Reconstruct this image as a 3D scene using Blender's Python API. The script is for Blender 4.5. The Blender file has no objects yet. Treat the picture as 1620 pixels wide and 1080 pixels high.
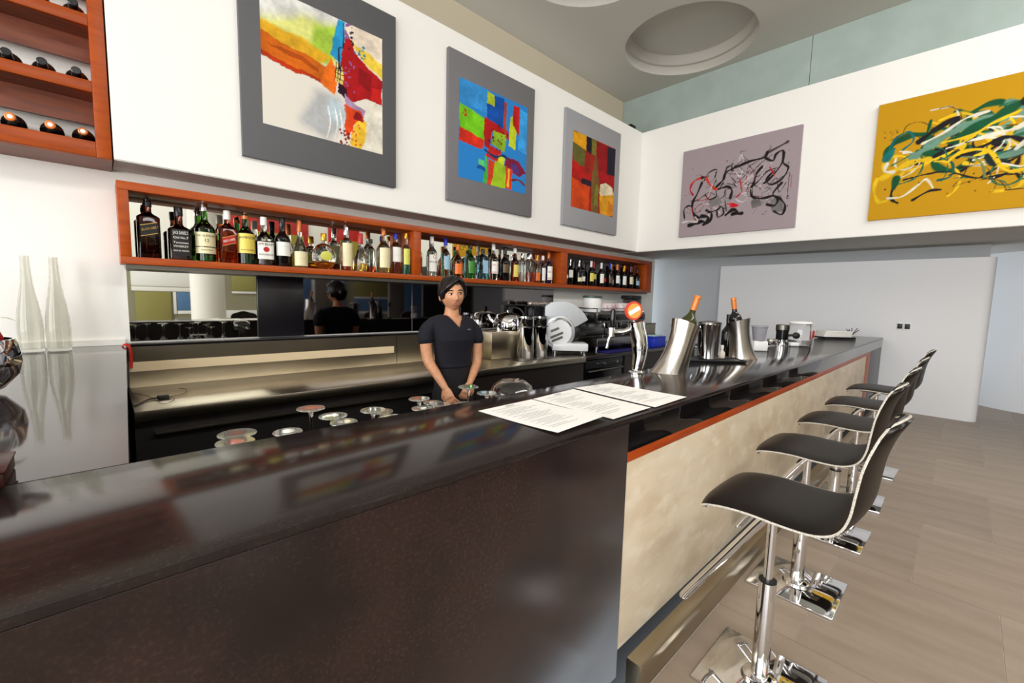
import bpy, bmesh, math, random
import numpy as np
from mathutils import Vector, Matrix
random.seed(7)
rng = np.random.RandomState(5)
C = bpy.context.scene.collection
SC = bpy.context.scene
pi = math.pi
# ------------------------------------------------------------------ camera, world, lights, exposure
cd = bpy.data.cameras.new('camera'); cam = bpy.data.objects.new('camera', cd); C.objects.link(cam)
yaw, pit, rol = math.radians(46.44), math.radians(-5.618), math.radians(1.428)
fw = Vector((math.cos(pit)*math.cos(yaw), math.cos(pit)*math.sin(yaw), math.sin(pit)))
rt = fw.cross(Vector((0, 0, 1))).normalized(); up = rt.cross(fw)
r2 = math.cos(rol)*rt + math.sin(rol)*up; u2 = -math.sin(rol)*rt + math.cos(rol)*up
cam.matrix_world = Matrix(((r2.x, u2.x, -fw.x, 0), (r2.y, u2.y, -fw.y, 0), (r2.z, u2.z, -fw.z, 1.12), (0, 0, 0, 1)))
cd.sensor_width = 36; cd.lens = 36*682.7/1620; cd.clip_start = 0.02; cd.clip_end = 200
SC.camera = cam
w = bpy.data.worlds.new('world'); SC.world = w; w.use_nodes = True
bg = w.node_tree.nodes['Background']; bg.inputs[0].default_value = (0.86, 0.93, 1.0, 1); bg.inputs[1].default_value = 2.0
SC.view_settings.view_transform = 'Standard'; SC.view_settings.look = 'None'
SC.view_settings.gamma = 1; SC.view_settings.use_curve_mapping = False
SC.view_settings.exposure = -0.12
def area(name, loc, direction, sx, sy, power, col):
    l = bpy.data.lights.new(name, 'AREA'); l.shape = 'RECTANGLE'; l.size = sx; l.size_y = sy; l.energy = power; l.color = col
    o = bpy.data.objects.new(name, l); C.objects.link(o); o.location = loc
    o.rotation_euler = Vector(direction).to_track_quat('-Z', 'Y').to_euler(); return o
# daylight through the glazed left side (two bays)
area('window_daylight', (-3.45, 1.55, 1.75), (1, 0, -0.04), 2.9, 2.6, 185, (1.0, 0.97, 0.93))
area('window_daylight', (-3.45, -2.3, 1.75), (1, 0, -0.04), 3.6, 2.6, 225, (0.97, 0.98, 1.0))
# added overhead fill lamps without a real skylight, brightening guest and back walls
area('added_wall_fill', (2.6, -3.5, 4.02), (0, -0.80, -0.60), 11.0, 1.1, 180, (1.0, 0.99, 0.97))
area('added_wall_fill', (3.6, -1.7, 4.02), (0, 0.78, -0.62), 7.4, 0.9, 270, (1.0, 0.99, 0.97))  # added fill, aimed at the back wall behind the bar
# ------------------------------------------------------------------ materials
def lin(c):
    return tuple((x/12.92 if x <= 0.04045 else ((x+0.055)/1.055)**2.4) for x in c)
def S(r, g, b): return lin((r/255, g/255, b/255))
MATS = {}
def mat(name, col, rough=0.5, metal=0.0, trans=0.0, ior=1.45, noise=None, bump=None, spec=0.5, coat=0.0, aniso=None, emit=None, alpha=1.0):
    """noise=(scale,detail,col2,lo,hi,stretch) mixes a second colour; bump=(scale,strength,dist,stretch)"""
    m = bpy.data.materials.new(name); m.use_nodes = True; nt = m.node_tree; b = nt.nodes['Principled BSDF']
    b.inputs['Base Color'].default_value = (*col, 1); b.inputs['Roughness'].default_value = rough
    b.inputs['Metallic'].default_value = metal; b.inputs['Transmission Weight'].default_value = trans
    b.inputs['IOR'].default_value = ior; b.inputs['Specular IOR Level'].default_value = spec
    b.inputs['Coat Weight'].default_value = coat; b.inputs['Coat Roughness'].default_value = 0.05
    b.inputs['Alpha'].default_value = alpha
    if aniso: b.inputs['Anisotropic'].default_value = aniso
    if emit: b.inputs['Emission Color'].default_value = (*emit[:3], 1); b.inputs['Emission Strength'].default_value = emit[3]
    if noise or bump:
        tc = nt.nodes.new('ShaderNodeTexCoord')
        def tex(scale, detail, st):
            mp = nt.nodes.new('ShaderNodeMapping'); nt.links.new(tc.outputs['Object'], mp.inputs[0])
            mp.inputs['Scale'].default_value = st
            n = nt.nodes.new('ShaderNodeTexNoise'); n.inputs['Scale'].default_value = scale; n.inputs['Detail'].default_value = detail
            nt.links.new(mp.outputs[0], n.inputs['Vector']); return n
    if noise:
        for k, ns in enumerate(noise if isinstance(noise, list) else [noise]):
            sc, de, c2, lo, hi, st = ns
            n = tex(sc, de, st); cr = nt.nodes.new('ShaderNodeMapRange'); cr.inputs[1].default_value = lo; cr.inputs[2].default_value = hi
            nt.links.new(n.outputs[0], cr.inputs[0]); mx = nt.nodes.new('ShaderNodeMix'); mx.data_type = 'RGBA'
            nt.links.new(cr.outputs[0], mx.inputs[0])
            if k == 0: mx.inputs[6].default_value = (*col, 1)
            else: nt.links.new(prev.outputs[2], mx.inputs[6])
            mx.inputs[7].default_value = (*c2, 1); prev = mx
        nt.links.new(prev.outputs[2], b.inputs['Base Color'])
    if bump:
        sc, stg, di, st = bump; n = tex(sc, 4, st); bp = nt.nodes.new('ShaderNodeBump')
        bp.inputs['Strength'].default_value = stg; bp.inputs['Distance'].default_value = di
        nt.links.new(n.outputs[0], bp.inputs['Height']); nt.links.new(bp.outputs[0], b.inputs['Normal'])
    MATS[name] = m; return m
I3 = (1, 1, 1)
wall_white = mat('wall_white', S(240, 238, 232), 0.75, bump=(60, 0.08, 0.004, I3))
wall_cool = mat('wall_cool_white', S(232, 233, 235), 0.75, bump=(60, 0.08, 0.004, I3))
wall_grey = mat('wall_grey', S(186, 189, 192), 0.7, bump=(60, 0.08, 0.004, I3))
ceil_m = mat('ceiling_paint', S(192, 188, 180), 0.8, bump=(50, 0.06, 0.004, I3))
teal_m = mat('pale_teal_paint', S(158, 172, 165), 0.6, noise=(4, 4, S(166, 180, 174), .35, .65, I3))
stone_dark = mat('dark_stone_polished', S(36, 29, 27), 0.12, noise=[(170, 3, S(48, 39, 36), .52, .72, I3), (12, 4, S(26, 20, 20), .45, .8, I3)], spec=0.36)
wing_stone = mat('grey_stone_polished', S(44, 40, 40), 0.06, noise=(170, 3, S(54, 50, 50), .52, .72, I3), spec=0.5)
stone_front = mat('dark_stone_honed', S(44, 30, 27), 0.26, noise=[(150, 4, S(66, 48, 41), .5, .8, I3), (5, 5, S(24, 17, 16), .42, .75, I3)], spec=0.5)
fascia_m = mat('black_gloss_stone', S(16, 13, 14), 0.05, spec=0.6)
grey_stone = mat('charcoal_slab', S(74, 76, 84), 0.35)
beige_m = mat('travertine', S(206, 190, 164), 0.42, noise=[(3.2, 6, S(186, 166, 138), .42, .7, (1, 1, 2.2)), (9, 6, S(216, 204, 182), .5, .75, (1, 1, 2))], bump=(30, .05, .002, I3))
orange_m = mat('orange_stained_wood', S(166, 72, 12), 0.38, noise=(14, 5, S(146, 58, 10), .42, .72, (.4, 3, 3)), spec=.35)
orange_bar = mat('orange_red_band', S(166, 66, 14), 0.4, noise=(14, 4, S(148, 54, 12), .45, .7, (.4, 3, 3)))
wood_brown = mat('brown_wood', S(120, 66, 46), 0.45, noise=(12, 5, S(96, 50, 36), .42, .7, (.4, 3, 3)))
steel = mat('brushed_steel', S(186, 177, 158), 0.29, 1.0, noise=(3, 3, S(160, 148, 126), .4, .7, (.4, 1, 1)), bump=(260, .04, .001, (.03, 1, 1)), aniso=.6)
steel_es = mat('machine_steel', S(140, 140, 138), 0.25, 1.0)
steel_dk = mat('dark_steel', S(120, 116, 110), 0.3, 1.0)
satin = mat('satin_steel', S(196, 190, 182), 0.24, 1.0, bump=(300, .03, .001, (1, 1, .05)))
chrome = mat('chrome', S(226, 226, 228), 0.05, 1.0)
mirror_m = mat('mirror_glass', S(205, 206, 198), 0.015, 1.0)
mirror_dk = mat('smoked_mirror', S(120, 116, 116), 0.03, 1.0)
black_m = mat('black_panel', S(16, 14, 20), 0.3)
black_gl = mat('black_gloss', S(12, 12, 13), 0.12)
black_rub = mat('black_plastic', S(22, 22, 24), 0.45)
leather = mat('black_leather', S(23, 17, 13), 0.36, bump=(220, .06, .001, I3), spec=.24)
piping_m = mat('pale_piping', S(206, 200, 188), 0.35, noise=(300, 1, S(150, 140, 128), .5, .7, I3))
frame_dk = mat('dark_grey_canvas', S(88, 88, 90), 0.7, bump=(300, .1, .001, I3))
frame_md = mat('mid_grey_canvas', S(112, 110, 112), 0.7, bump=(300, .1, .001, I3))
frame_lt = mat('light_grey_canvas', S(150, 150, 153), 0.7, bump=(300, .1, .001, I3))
paper_m = mat('white_paper', S(248, 246, 240), 0.6)
print_m = mat('grey_print', S(176, 174, 176), 0.7)
white_pl = mat('white_plastic', S(240, 240, 238), 0.4)
blue_m = mat('blue_plastic', S(20, 50, 190), 0.4)
red_pl = mat('red_plastic', S(190, 34, 26), 0.35)
glass_c = mat('clear_glass', (1, 1, 1), 0.0, trans=1.0, ior=1.45)
vase_gl = mat('smoky_green_glass', S(233, 233, 227), 0.02, trans=1.0, ior=1.3)
floor_dk = mat('staff_floor', S(60, 52, 48), 0.6)
dark_int = mat('dark_interior', S(22, 17, 17), 0.55)
tile_ms = []
for i, (a, b_) in enumerate([((162, 146, 129), (146, 130, 113)), ((158, 142, 126), (140, 125, 108)), ((165, 149, 132), (150, 134, 117)), ((155, 139, 123), (138, 122, 106))]):
    tile_ms.append(mat('limestone_tile', S(*a), 0.40, noise=[(2.2, 6, S(*b_), .40, .70, (5, .9, 1)), (60, 3, S(a[0]-8, a[1]-8, a[2]-8), .55, .8, I3)], bump=(40, .03, .002, I3)))
grout_m = mat('pale_grout', S(214, 204, 190), 0.8)
soffit_m = mat('soffit_shade_grey', S(186, 186, 180), 0.75, bump=(50, .06, .004, I3))  # shade under the bulkheads put into the colour, greyer than the walls
skin_m = mat('skin', S(206, 150, 112), 0.45, noise=(40, 3, S(196, 136, 100), .4, .7, I3))
shirt_m = mat('navy_cotton', S(15, 14, 26), 0.85, bump=(90, .15, .004, I3))
pants_m = mat('black_cotton', S(14, 13, 16), 0.8)
hair_m = mat('black_hair', S(20, 14, 14), 0.35, bump=(60, .3, .004, (1, 1, .15)))
lip_m = mat('lips', S(176, 106, 90), 0.4)
eye_w = mat('eye_white', S(226, 218, 210), 0.25)
eye_d = mat('eye_dark', S(24, 14, 10), 0.15)
# ------------------------------------------------------------------ mesh builder
class MB:
    def __init__(s): s.v = []; s.f = []; s.m = []; s.mi = 0
    def add(s, vs, fs):
        o = len(s.v); s.v += [tuple(p) for p in vs]; s.f += [tuple(i+o for i in f) for f in fs]; s.m += [s.mi]*len(fs); return s
    def box(s, x0, x1, y0, y1, z0, z1, bev=0.0, M=None):
        if bev <= 0:
            vs = [(x, y, z) for x in (x0, x1) for y in (y0, y1) for z in (z0, z1)]
            fs = [(0, 1, 3, 2), (4, 6, 7, 5), (0, 4, 5, 1), (2, 3, 7, 6), (0, 2, 6, 4), (1, 5, 7, 3)]
        else:
            bm = bmesh.new(); bmesh.ops.create_cube(bm, size=1)
            for v in bm.verts: v.co = Vector(((x0+x1)/2+v.co.x*(x1-x0), (y0+y1)/2+v.co.y*(y1-y0), (z0+z1)/2+v.co.z*(z1-z0)))
            bmesh.ops.bevel(bm, geom=list(bm.edges), offset=bev, segments=2, profile=0.5, affect='EDGES')
            bm.verts.index_update(); vs = [v.co.copy() for v in bm.verts]; fs = [[v.index for v in f.verts] for f in bm.faces]; bm.free()
        if M is not None: vs = [M @ Vector(p) for p in vs]
        return s.add(vs, fs)
    def lathe(s, prof, n=24, c=(0, 0, 0), M=None, sq=0.0, cap=True):
        vs = []; fs = []
        for (r, z) in prof:
            for i in range(n):
                t = 2*pi*i/n; k = 1.0
                if sq > 0:
                    p = 2+sq*6; k = (abs(math.cos(t))**p+abs(math.sin(t))**p)**(-1/p)
                    k = 1+(k-1)*1.0
                vs.append((c[0]+r*k*math.cos(t), c[1]+r*k*math.sin(t), c[2]+z))
        L = len(prof)
        for j in range(L-1):
            for i in range(n):
                a = j*n+i; b = j*n+(i+1) % n; fs.append((a, b, b+n, a+n))
        if cap:
            fs.append(tuple(range(n-1, -1, -1))); fs.append(tuple((L-1)*n+i for i in range(n)))
        if M is not None: vs = [M @ Vector(p) for p in vs]
        return s.add(vs, fs)
    def tube(s, pts, r, n=8, cap=True, flat=None, closed=False):
        P = [Vector(p) for p in pts]; L = len(P); rs = r if isinstance(r, (list, tuple)) else [r]*L
        vs = []; fs = []; ref = None
        for i, p in enumerate(P):
            if closed: t = (P[(i+1) % L]-P[i-1]).normalized()
            else: t = (P[min(i+1, L-1)]-P[max(i-1, 0)]).normalized()
            if ref is None:
                ref = t.orthogonal().normalized() if flat is None else (Vector(flat)-t*Vector(flat).dot(t)).normalized()
            else:
                ref = (ref-t*ref.dot(t)); ref = ref.normalized() if ref.length > 1e-6 else t.orthogonal().normalized()
            b = t.cross(ref); rr = rs[i]; ra, rb = rr if isinstance(rr, (tuple, list)) else (rr, rr)
            for k in range(n):
                a = 2*pi*k/n; vs.append(p+ref*(ra*math.cos(a))+b*(rb*math.sin(a)))
        for j in range(L if closed else L-1):
            j2 = (j+1) % L
            for k in range(n): fs.append((j*n+k, j*n+(k+1) % n, j2*n+(k+1) % n, j2*n+k))
        if cap and not closed:
            fs.append(tuple(range(n-1, -1, -1))); fs.append(tuple((L-1)*n+k for k in range(n)))
        return s.add(vs, fs)
    def prism(s, poly, fn, d0, d1):
        """poly 2d points; fn(u,v,d)->xyz"""
        n = len(poly); vs = [fn(u, v, d0) for u, v in poly]+[fn(u, v, d1) for u, v in poly]
        fs = [tuple(range(n)), tuple(range(2*n-1, n-1, -1))]+[(i, i+n, (i+1) % n+n, (i+1) % n) for i in range(n)]
        return s.add(vs, fs)
    def ell(s, c, rx, ry, rz, n=16, k=10, M=None):
        prof = []
        vs = []; fs = []
        for j in range(k+1):
            ph = -pi/2+pi*j/k
            for i in range(n):
                t = 2*pi*i/n; vs.append(Vector((rx*math.cos(ph)*math.cos(t), ry*math.cos(ph)*math.sin(t), rz*math.sin(ph))))
        for j in range(k):
            for i in range(n): fs.append((j*n+i, j*n+(i+1) % n, (j+1)*n+(i+1) % n, (j+1)*n+i))
        if M is not None: vs = [M @ p for p in vs]
        return s.add([p+Vector(c) for p in vs], fs)
    def grid(s, fn, nu, nv, close_u=False):
        vs = [fn(i/(nu if close_u else nu), j/nv) for j in range(nv+1) for i in range(nu+1)]
        fs = [(j*(nu+1)+i, j*(nu+1)+i+1, (j+1)*(nu+1)+i+1, (j+1)*(nu+1)+i) for j in range(nv) for i in range(nu)]
        return s.add(vs, fs)
    def mesh(s, name, mats, ang=40, smooth=True, weld=False):
        me = bpy.data.meshes.new(name); me.from_pydata(s.v, [], s.f)
        for m in (mats if isinstance(mats, (list, tuple)) else [mats]): me.materials.append(m)
        me.polygons.foreach_set('material_index', s.m)
        bm = bmesh.new(); bm.from_mesh(me)
        bmesh.ops.remove_doubles(bm, verts=bm.verts, dist=1e-5)
        bmesh.ops.recalc_face_normals(bm, faces=bm.faces); bm.to_mesh(me); bm.free()
        if smooth:
            me.polygons.foreach_set('use_smooth', [True]*len(me.polygons)); me.set_sharp_from_angle(angle=math.radians(ang))
        me.update(); return me
    def build(s, name, mats, parent=None, ang=40, smooth=True, loc=None):
        o = bpy.data.objects.new(name, s.mesh(name, mats, ang, smooth)); C.objects.link(o)
        if parent: o.parent = parent
        if loc: o.location = loc
        return o
def tag(o, label, cat, group=None):
    o['label'] = label; o['category'] = cat
    if group: o['group'] = group
    return o
def thing(name, label, cat, loc=(0, 0, 0), rotz=0, group=None):
    o = bpy.data.objects.new(name, None); C.objects.link(o); o.location = loc; o.rotation_euler = (0, 0, rotz); o.empty_display_size = .05
    return tag(o, label, cat, group)
def struct(name, mb, m, smooth=False):
    o = mb.build(name, m, smooth=smooth); o['kind'] = 'structure'; return o
def dup(root, loc, rotz=None, label=None):
    def cp(o, par):
        c = o.copy(); C.objects.link(c)
        if par: c.parent = par
        for ch in list(o.children): cp(ch, c)
        return c
    r = cp(root, None); r.location = loc
    if rotz is not None: r.rotation_euler = (0, 0, rotz)
    if label: r['label'] = label
    return r
def B(*a, **k): return MB().box(*a, **k)
def bez(pts, n=6):
    """catmull-rom through points"""
    P = [Vector(p) for p in pts]; out = []
    for i in range(len(P)-1):
        p0 = P[max(i-1, 0)]; p1 = P[i]; p2 = P[i+1]; p3 = P[min(i+2, len(P)-1)]
        for k in range(n):
            t = k/n; out.append(0.5*((2*p1)+(-p0+p2)*t+(2*p0-5*p1+4*p2-p3)*t*t+(-p0+3*p1-3*p2+p3)*t**3))
    out.append(P[-1]); return out
RH = math.radians(46.44-90)      # local x = image right for things set square to the lens direction
# ------------------------------------------------------------------ setting
# guest floor: limestone tiles, one by one
fl = struct('floor', B(-3.6, 9.4, -5.2, 0.56, -0.16, -0.0022), grout_m)
tx, ty = 0.7265, 0.485
tm = {}
for i in range(-7, 11):
    x0 = 1.635+i*tx
    if x0 > 9.3: continue
    off = 0.307 if i % 2 == 0 else 0.307-ty*0.5
    for j in range(-11, 3):
        y0 = off+j*ty; ya = max(y0, -5.15); yb = min(y0+ty, 0.56)
        if yb-ya < 0.03: continue
        key = (round(yb-ya, 3), (i*7+j*3) % 4)
        if key not in tm: tm[key] = B(0.001, tx-0.001, 0.001, yb-ya-0.001, -0.014, 0.0).mesh('tile', tile_ms[key[1]], smooth=False)
        o = bpy.data.objects.new('tile', tm[key]); C.objects.link(o); o.parent = fl; o.location = (x0, ya, 0)
struct('floor_staff', B(-3.6, 6.6, 0.62, 3.5, -0.52, -0.45), floor_dk)
# ceiling with three round recesses
HX, HY, HR = [1.31, 3.14, 4.97], 2.45, 0.70
mb = MB(); zc = 4.05
def ring_sq(cx, cy, r, hw, z):
    n = 64; vs = []; fs = []
    for i in range(n):
        t = 2*pi*i/n; c, s_ = math.cos(t), math.sin(t); k = hw/max(abs(c), abs(s_))
        vs += [(cx+r*c, cy+r*s_, z), (cx+k*c, cy+k*s_, z)]
    for i in range(n):
        a = 2*i; b = 2*((i+1) % n); fs.append((a, a+1, b+1, b))
    mb.add(vs, fs)
hw = 0.915
for cx in HX:
    ring_sq(cx, HY, HR, hw, zc)
    mb.lathe([(HR, zc), (HR, zc+0.10), (HR-0.045, zc+0.10), (HR-0.045, zc+0.22)], 64, (cx, HY, 0), cap=False)
    n = 64; mb.add([(cx+(HR-.045)*math.cos(2*pi*i/n), HY+(HR-.045)*math.sin(2*pi*i/n), zc+.22) for i in range(n)], [tuple(range(n))])
def q(x0, x1, y0, y1): mb.add([(x0, y0, zc), (x1, y0, zc), (x1, y1, zc), (x0, y1, zc)], [(0, 1, 2, 3)])
q(-3.6, 1.31-hw, HY-hw, HY+hw); q(4.97+hw, 9.4, HY-hw, HY+hw); q(-3.6, 9.4, -5.2, HY-hw); q(-3.6, 9.4, HY+hw, 4.0)
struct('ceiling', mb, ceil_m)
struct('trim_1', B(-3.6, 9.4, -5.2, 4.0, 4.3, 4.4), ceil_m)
# back wall and its bulkhead, right bulkhead
struct('wall_back', B(-3.6, 6.24, 3.40, 3.6, -0.52, 3.30), wall_white)
struct('wall_back_bulkhead', B(0.083, 5.235, 3.13, 3.40, 1.797, 3.317), wall_white)
struct('trim_2', B(0.083, 5.2345, 3.131, 3.3995, 1.79, 1.7965), soffit_m)  # thin underside panel carrying the shade tone
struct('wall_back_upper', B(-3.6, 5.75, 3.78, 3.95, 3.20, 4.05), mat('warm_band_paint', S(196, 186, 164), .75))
struct('wall_right_bulkhead', B(5.235, 9.3, -5.1, 3.78, 1.791, 3.317), wall_white)
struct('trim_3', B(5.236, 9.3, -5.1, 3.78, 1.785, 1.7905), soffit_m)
tw = struct('wall_right_upper', B(5.77, 5.95, -5.1, 3.9, 3.25, 4.05), wall_grey)
for k in range(-3, 2):
    y0 = 1.424+k*2.35; B(5.75, 5.77, max(y0, -5.0)+.003, min(y0+2.35, 3.776)-.003, 3.319, 4.048).build('panel', teal_m, tw, smooth=False)
# right lower wall: white slab with rounded end, grey wall behind, round wall beyond
mb = MB(); poly = [(6.3, 2.43), (6.45, 2.43), (6.45, -0.06)]+[(6.375+0.075*math.cos(t), -0.06+-0.09*math.sin(t)) for t in np.linspace(0, pi, 12)]
mb.prism(poly, lambda u, v, d: (u, v, d), -0.52, 1.645)
struct('wall_right', mb, wall_cool, smooth=True)
struct('wall_right_rear', B(6.50, 6.62, -0.10, 3.62, -0.52, 1.785), wall_grey)
mb = MB(); mb.lathe([(0.95, -0.02), (0.95, 1.785)], 48, (8.2, -0.86, 0)); struct('wall_round', mb, wall_cool, smooth=True)
struct('wall_right_end', B(9.3, 9.4, -5.1, 3.7, -0.1, 4.05), wall_grey)
# guest side (seen only in mirrors): window walls
mb = MB()
for (a, b_) in ((-5.2, -4.1), (-0.5, 0.1), (3.0, 3.95)): mb.box(-3.62, -3.5, a, b_, -0.52, 4.05)
mb.box(-3.62, -3.5, -5.2, 3.95, -0.52, 0.42); mb.box(-3.62, -3.5, -5.2, 3.95, 3.08, 4.05)
struct('wall_left', mb, wall_white)
mb = MB()
for (y0, y1) in ((-4.1, -0.5), (0.1, 3.0)):
    for yy in np.linspace(y0, y1, 4): mb.box(-3.6, -3.52, yy-.025, yy+.025, 0.42, 3.08)
struct('window_1', mb, white_pl)
wb = struct('wall_guest_side', B(-3.6, 9.4, -5.15, -5.0, -0.1, 4.05), mat('olive_grey_wall', S(150, 146, 122), .8))
olive = mat('olive_blind', S(150, 144, 84), .7); bluep = mat('blue_pane', S(86, 124, 168), .35); greyp = mat('taupe_pane', S(110, 102, 92), .6); darkp = mat('dark_brown_panel', S(44, 38, 38), .5)
def wpane(x0, x1, z0, z1, m): B(x0, x1, -4.995, -4.96, z0, z1, bev=.004).build('panel', m, wb)
wpane(-2.5, 9.2, 1.56, 2.92, wall_white)
wpane(-2.5, 9.2, 2.93, 4.0, greyp)
for (x0, x1, z0, z1, m) in ((.45, 2.0, 1.20, 1.55, white_pl), (.45, 2.0, 1.10, 1.19, wall_white), (.50, 1.08, .30, 1.09, olive), (1.12, 1.17, .62, 1.09, white_pl), (1.18, 1.75, .70, 1.09, bluep), (1.18, 1.75, .62, .69, white_pl),
                           (2.2, 2.75, 1.15, 1.5, olive), (2.2, 2.75, 1.09, 1.14, white_pl), (2.0, 2.8, .52, .70, white_pl), (3.3, 3.95, .3, 1.5, bluep), (3.97, 4.05, .3, 1.5, white_pl), (4.07, 4.5, .3, 1.5, greyp), (4.55, 4.85, .3, 1.5, bluep),
                           (5.1, 6.1, 1.09, 1.5, olive), (5.1, 6.1, 1.03, 1.08, white_pl), (5.1, 6.1, .68, 1.02, bluep), (5.1, 6.1, .60, .67, white_pl), (6.11, 6.16, .3, 1.5, white_pl), (6.18, 6.6, .3, 1.5, greyp), (6.64, 7.2, .3, 1.5, bluep), (7.3, 8.2, .3, 1.5, darkp), (8.3, 9.2, .3, 1.5, darkp)):
    wpane(x0, x1, z0, z1, m)
for x in (7.25, 8.25): B(x-.012, x+.012, -4.955, -4.93, .3, 1.5).build('post', white_pl, wb, smooth=False)
mb = MB(); mb.lathe([(0.27, 0.0), (0.27, 4.05)], 40, (1.45, -3.0, 0)); struct('column_1', mb, wall_white, smooth=True)
redm, yelm, orm = mat('red_canvas', S(190, 28, 20), .5, noise=(5, 4, S(120, 20, 20), .5, .7, I3)), mat('yellow_canvas', S(214, 164, 20), .5, noise=(6, 5, S(60, 90, 50), .56, .62, I3)), mat('orange_canvas', S(206, 90, 40), .5, noise=(5, 4, S(150, 40, 30), .5, .7, I3))
for (x0, x1, m, lb) in ((2.2, 3.9, redm, 'red and olive canvas on the guest side wall seen in the shelf mirror'), (4.4, 5.35, redm, 'red canvas right of the first one on the guest side wall'), (7.3, 7.9, orm, 'narrow orange canvas on the guest side wall'), (8.2, 9.2, yelm, 'yellow canvas on the guest side wall seen in the middle bay mirror')):
    t = thing('canvas_painting', lb, 'painting', ((x0+x1)/2, -4.935, 1.95)); L = t.location
    o = B(x0-L[0], x1-L[0], -.018, .018, 0, .95, bev=.003).build('stretcher', m, t)
    B(x0-L[0]+.3, x1-L[0]-.12, .0185, .024, .02, .62).build('paint_field', mat('olive_paint', S(160, 150, 50), .5), t)
# ------------------------------------------------------------------ the bar
Y0, Y1, ZT, XE = 0.628, 1.06, 0.795, 6.285
bar = thing('bar_counter', 'long bar counter with polished dark stone top and pale panelled front', 'bar counter', (1.064, 0.85, 0))
def loc(mb, e):
    o = e.location; mb.v = [(p[0]-o[0], p[1]-o[1], p[2]-o[2]) for p in mb.v]; return mb
def part(name, mb, m, e, smooth=True, label=None):
    o = loc(mb, e).build(name, m, e, smooth=smooth)
    if label: o['label'] = label
    return o
XL = -2.2
part('countertop', B(XL, XE, Y0, Y1, 0.780, ZT, bev=0.002), stone_dark, bar)
part('stone_panel', B(XL, 1.0635, Y0+.0015, Y0+.03, -0.0, 0.7795, bev=.002), stone_front, bar, label='dark honed stone cladding slab')
part('fascia', B(1.0645, XE, Y0+.0015, Y0+.03, 0.694, 0.7795, bev=.0015), fascia_m, bar, label='black glossy fascia strip')
part('edge_band', B(1.0645, 5.6, Y0+.0025, Y0+.03, 0.664, 0.6935, bev=.001), orange_bar, bar, label='orange red wooden band')
part('front_panel', B(1.0645, 5.25, Y0+.003, Y0+.03, 0.086, 0.6635, bev=.002), beige_m, bar, label='pale travertine front panel')
part('toe_kick', B(1.0645, XE, 0.5505, 0.60, 0.0, 0.085, bev=.002), steel, bar, label='brushed steel toe kick')
part('end_post', B(5.255, 5.50, Y0+.0025, Y0+.06, 0.0, 0.6635, bev=.002), orange_m, bar, label='orange wooden post at far end')
part('end_slab', B(5.51, XE-.03, Y0+.0015, Y1-.02, 0.0, 0.6935, bev=.002), grey_stone, bar, label='charcoal end slab')
part('carcass', B(XL, 5.25, Y0+.031, Y1-.02, -0.45, 0.7795), dark_int, bar, smooth=False)
part('speed_rail', B(0.12, 4.5, Y1+.005, 1.47, 0.52, 0.545, bev=.003), steel_dk, bar, label='low steel shelf behind the bar')
wing = thing('side_counter', 'left side counter of glossy dark stone running back to the white wall', 'counter', (-.5, 2.2, -.45))
mb = MB(); mb.prism([(-2.2, Y1+.002), (0.022, Y1+.002), (0.092, 3.396), (-2.2, 3.396)], lambda u, v, d: (u, v, d), 0.757, ZT)
part('countertop', mb, wing_stone, wing)
mb = MB(); mb.prism([(-2.2, Y1+.004), (0.014, Y1+.004), (0.084, 3.394), (-2.2, 3.394)], lambda u, v, d: (u, v, d), -0.45, 0.756)
part('cabinet', mb, dark_int, wing)
struct('baseboard_back', B(-2.2, 0.09, 3.385, 3.40, ZT+.001, ZT+.035), wall_white)
# ------------------------------------------------------------------ back bar: shelf, mirrors, steel counter
sh = thing('bottle_shelf', 'long orange wooden wall shelf in three bays holding the bottles', 'shelf', (2.9, 3.29, 1.26))
SX0, SX1, SY0, SY1 = 0.086, 5.763, 3.18, 3.385
part('top_board', B(SX0, SX1, SY0, SY1, 1.655, 1.70, bev=.002), orange_m, sh)
part('bottom_board', B(SX0, SX1, SY0, SY1, 1.26, 1.30, bev=.002), orange_m, sh)
for (a, b_) in ((SX0, .134), (1.885, 1.955), (3.755, 3.865), (5.62, SX1)):
    part('upright', B(a+.0005, b_-.0005, SY0+.001, SY1-.001, 1.3005, 1.6545, bev=.002), orange_m, sh)
part('under_strip', B(SX0+.02, SX1-.05, SY0+.03, SY1, 1.235, 1.2595), steel_dk, sh, label='grey steel strip under the shelf')
def mirror(x0, x1, z0, z1, m, label):
    o = B(x0, x1, 3.39, 3.399, z0, z1).build('mirror', m, smooth=False); tag(o, label, 'mirror'); return o
mirror(.135, 1.885, 1.3005, 1.6545, mirror_m, 'mirror backing the left bay of the bottle shelf')
mirror(1.955, 3.755, 1.3005, 1.6545, mirror_m, 'mirror backing the middle bay of the bottle shelf')
mirror(3.865, 5.62, 1.3005, 1.6545, mirror_dk, 'smoked mirror backing the right bay of wine bottles')
mirror(.112, .778, .815, 1.234, mirror_m, 'large mirror under the shelf reflecting the white column')
mirror(1.084, 1.99, .815, 1.234, mirror_dk, 'smoked mirror under the shelf reflecting the bartender')
mirror(1.998, 3.88, .815, 1.234, mirror_dk, 'smoked mirror behind the bartender and the kettle')
o = B(.781, 1.081, 3.375, 3.399, .812, 1.234, bev=.002).build('wall_panel', black_m); tag(o, 'black panel between the two mirrors under the shelf', 'panel')
bc = thing('back_counter', 'long brushed steel back counter with splashback and raised ledge', 'counter', (2.5, 3.0, -.45))
part('ledge', B(.095, 6.2, 3.30, 3.389, .79, .808, bev=.002), black_gl, bc, label='narrow black ledge under the mirrors')
part('splashback', B(.095, 1.798, 3.3101, 3.389, .535, .7895), steel, bc, smooth=False)
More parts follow.
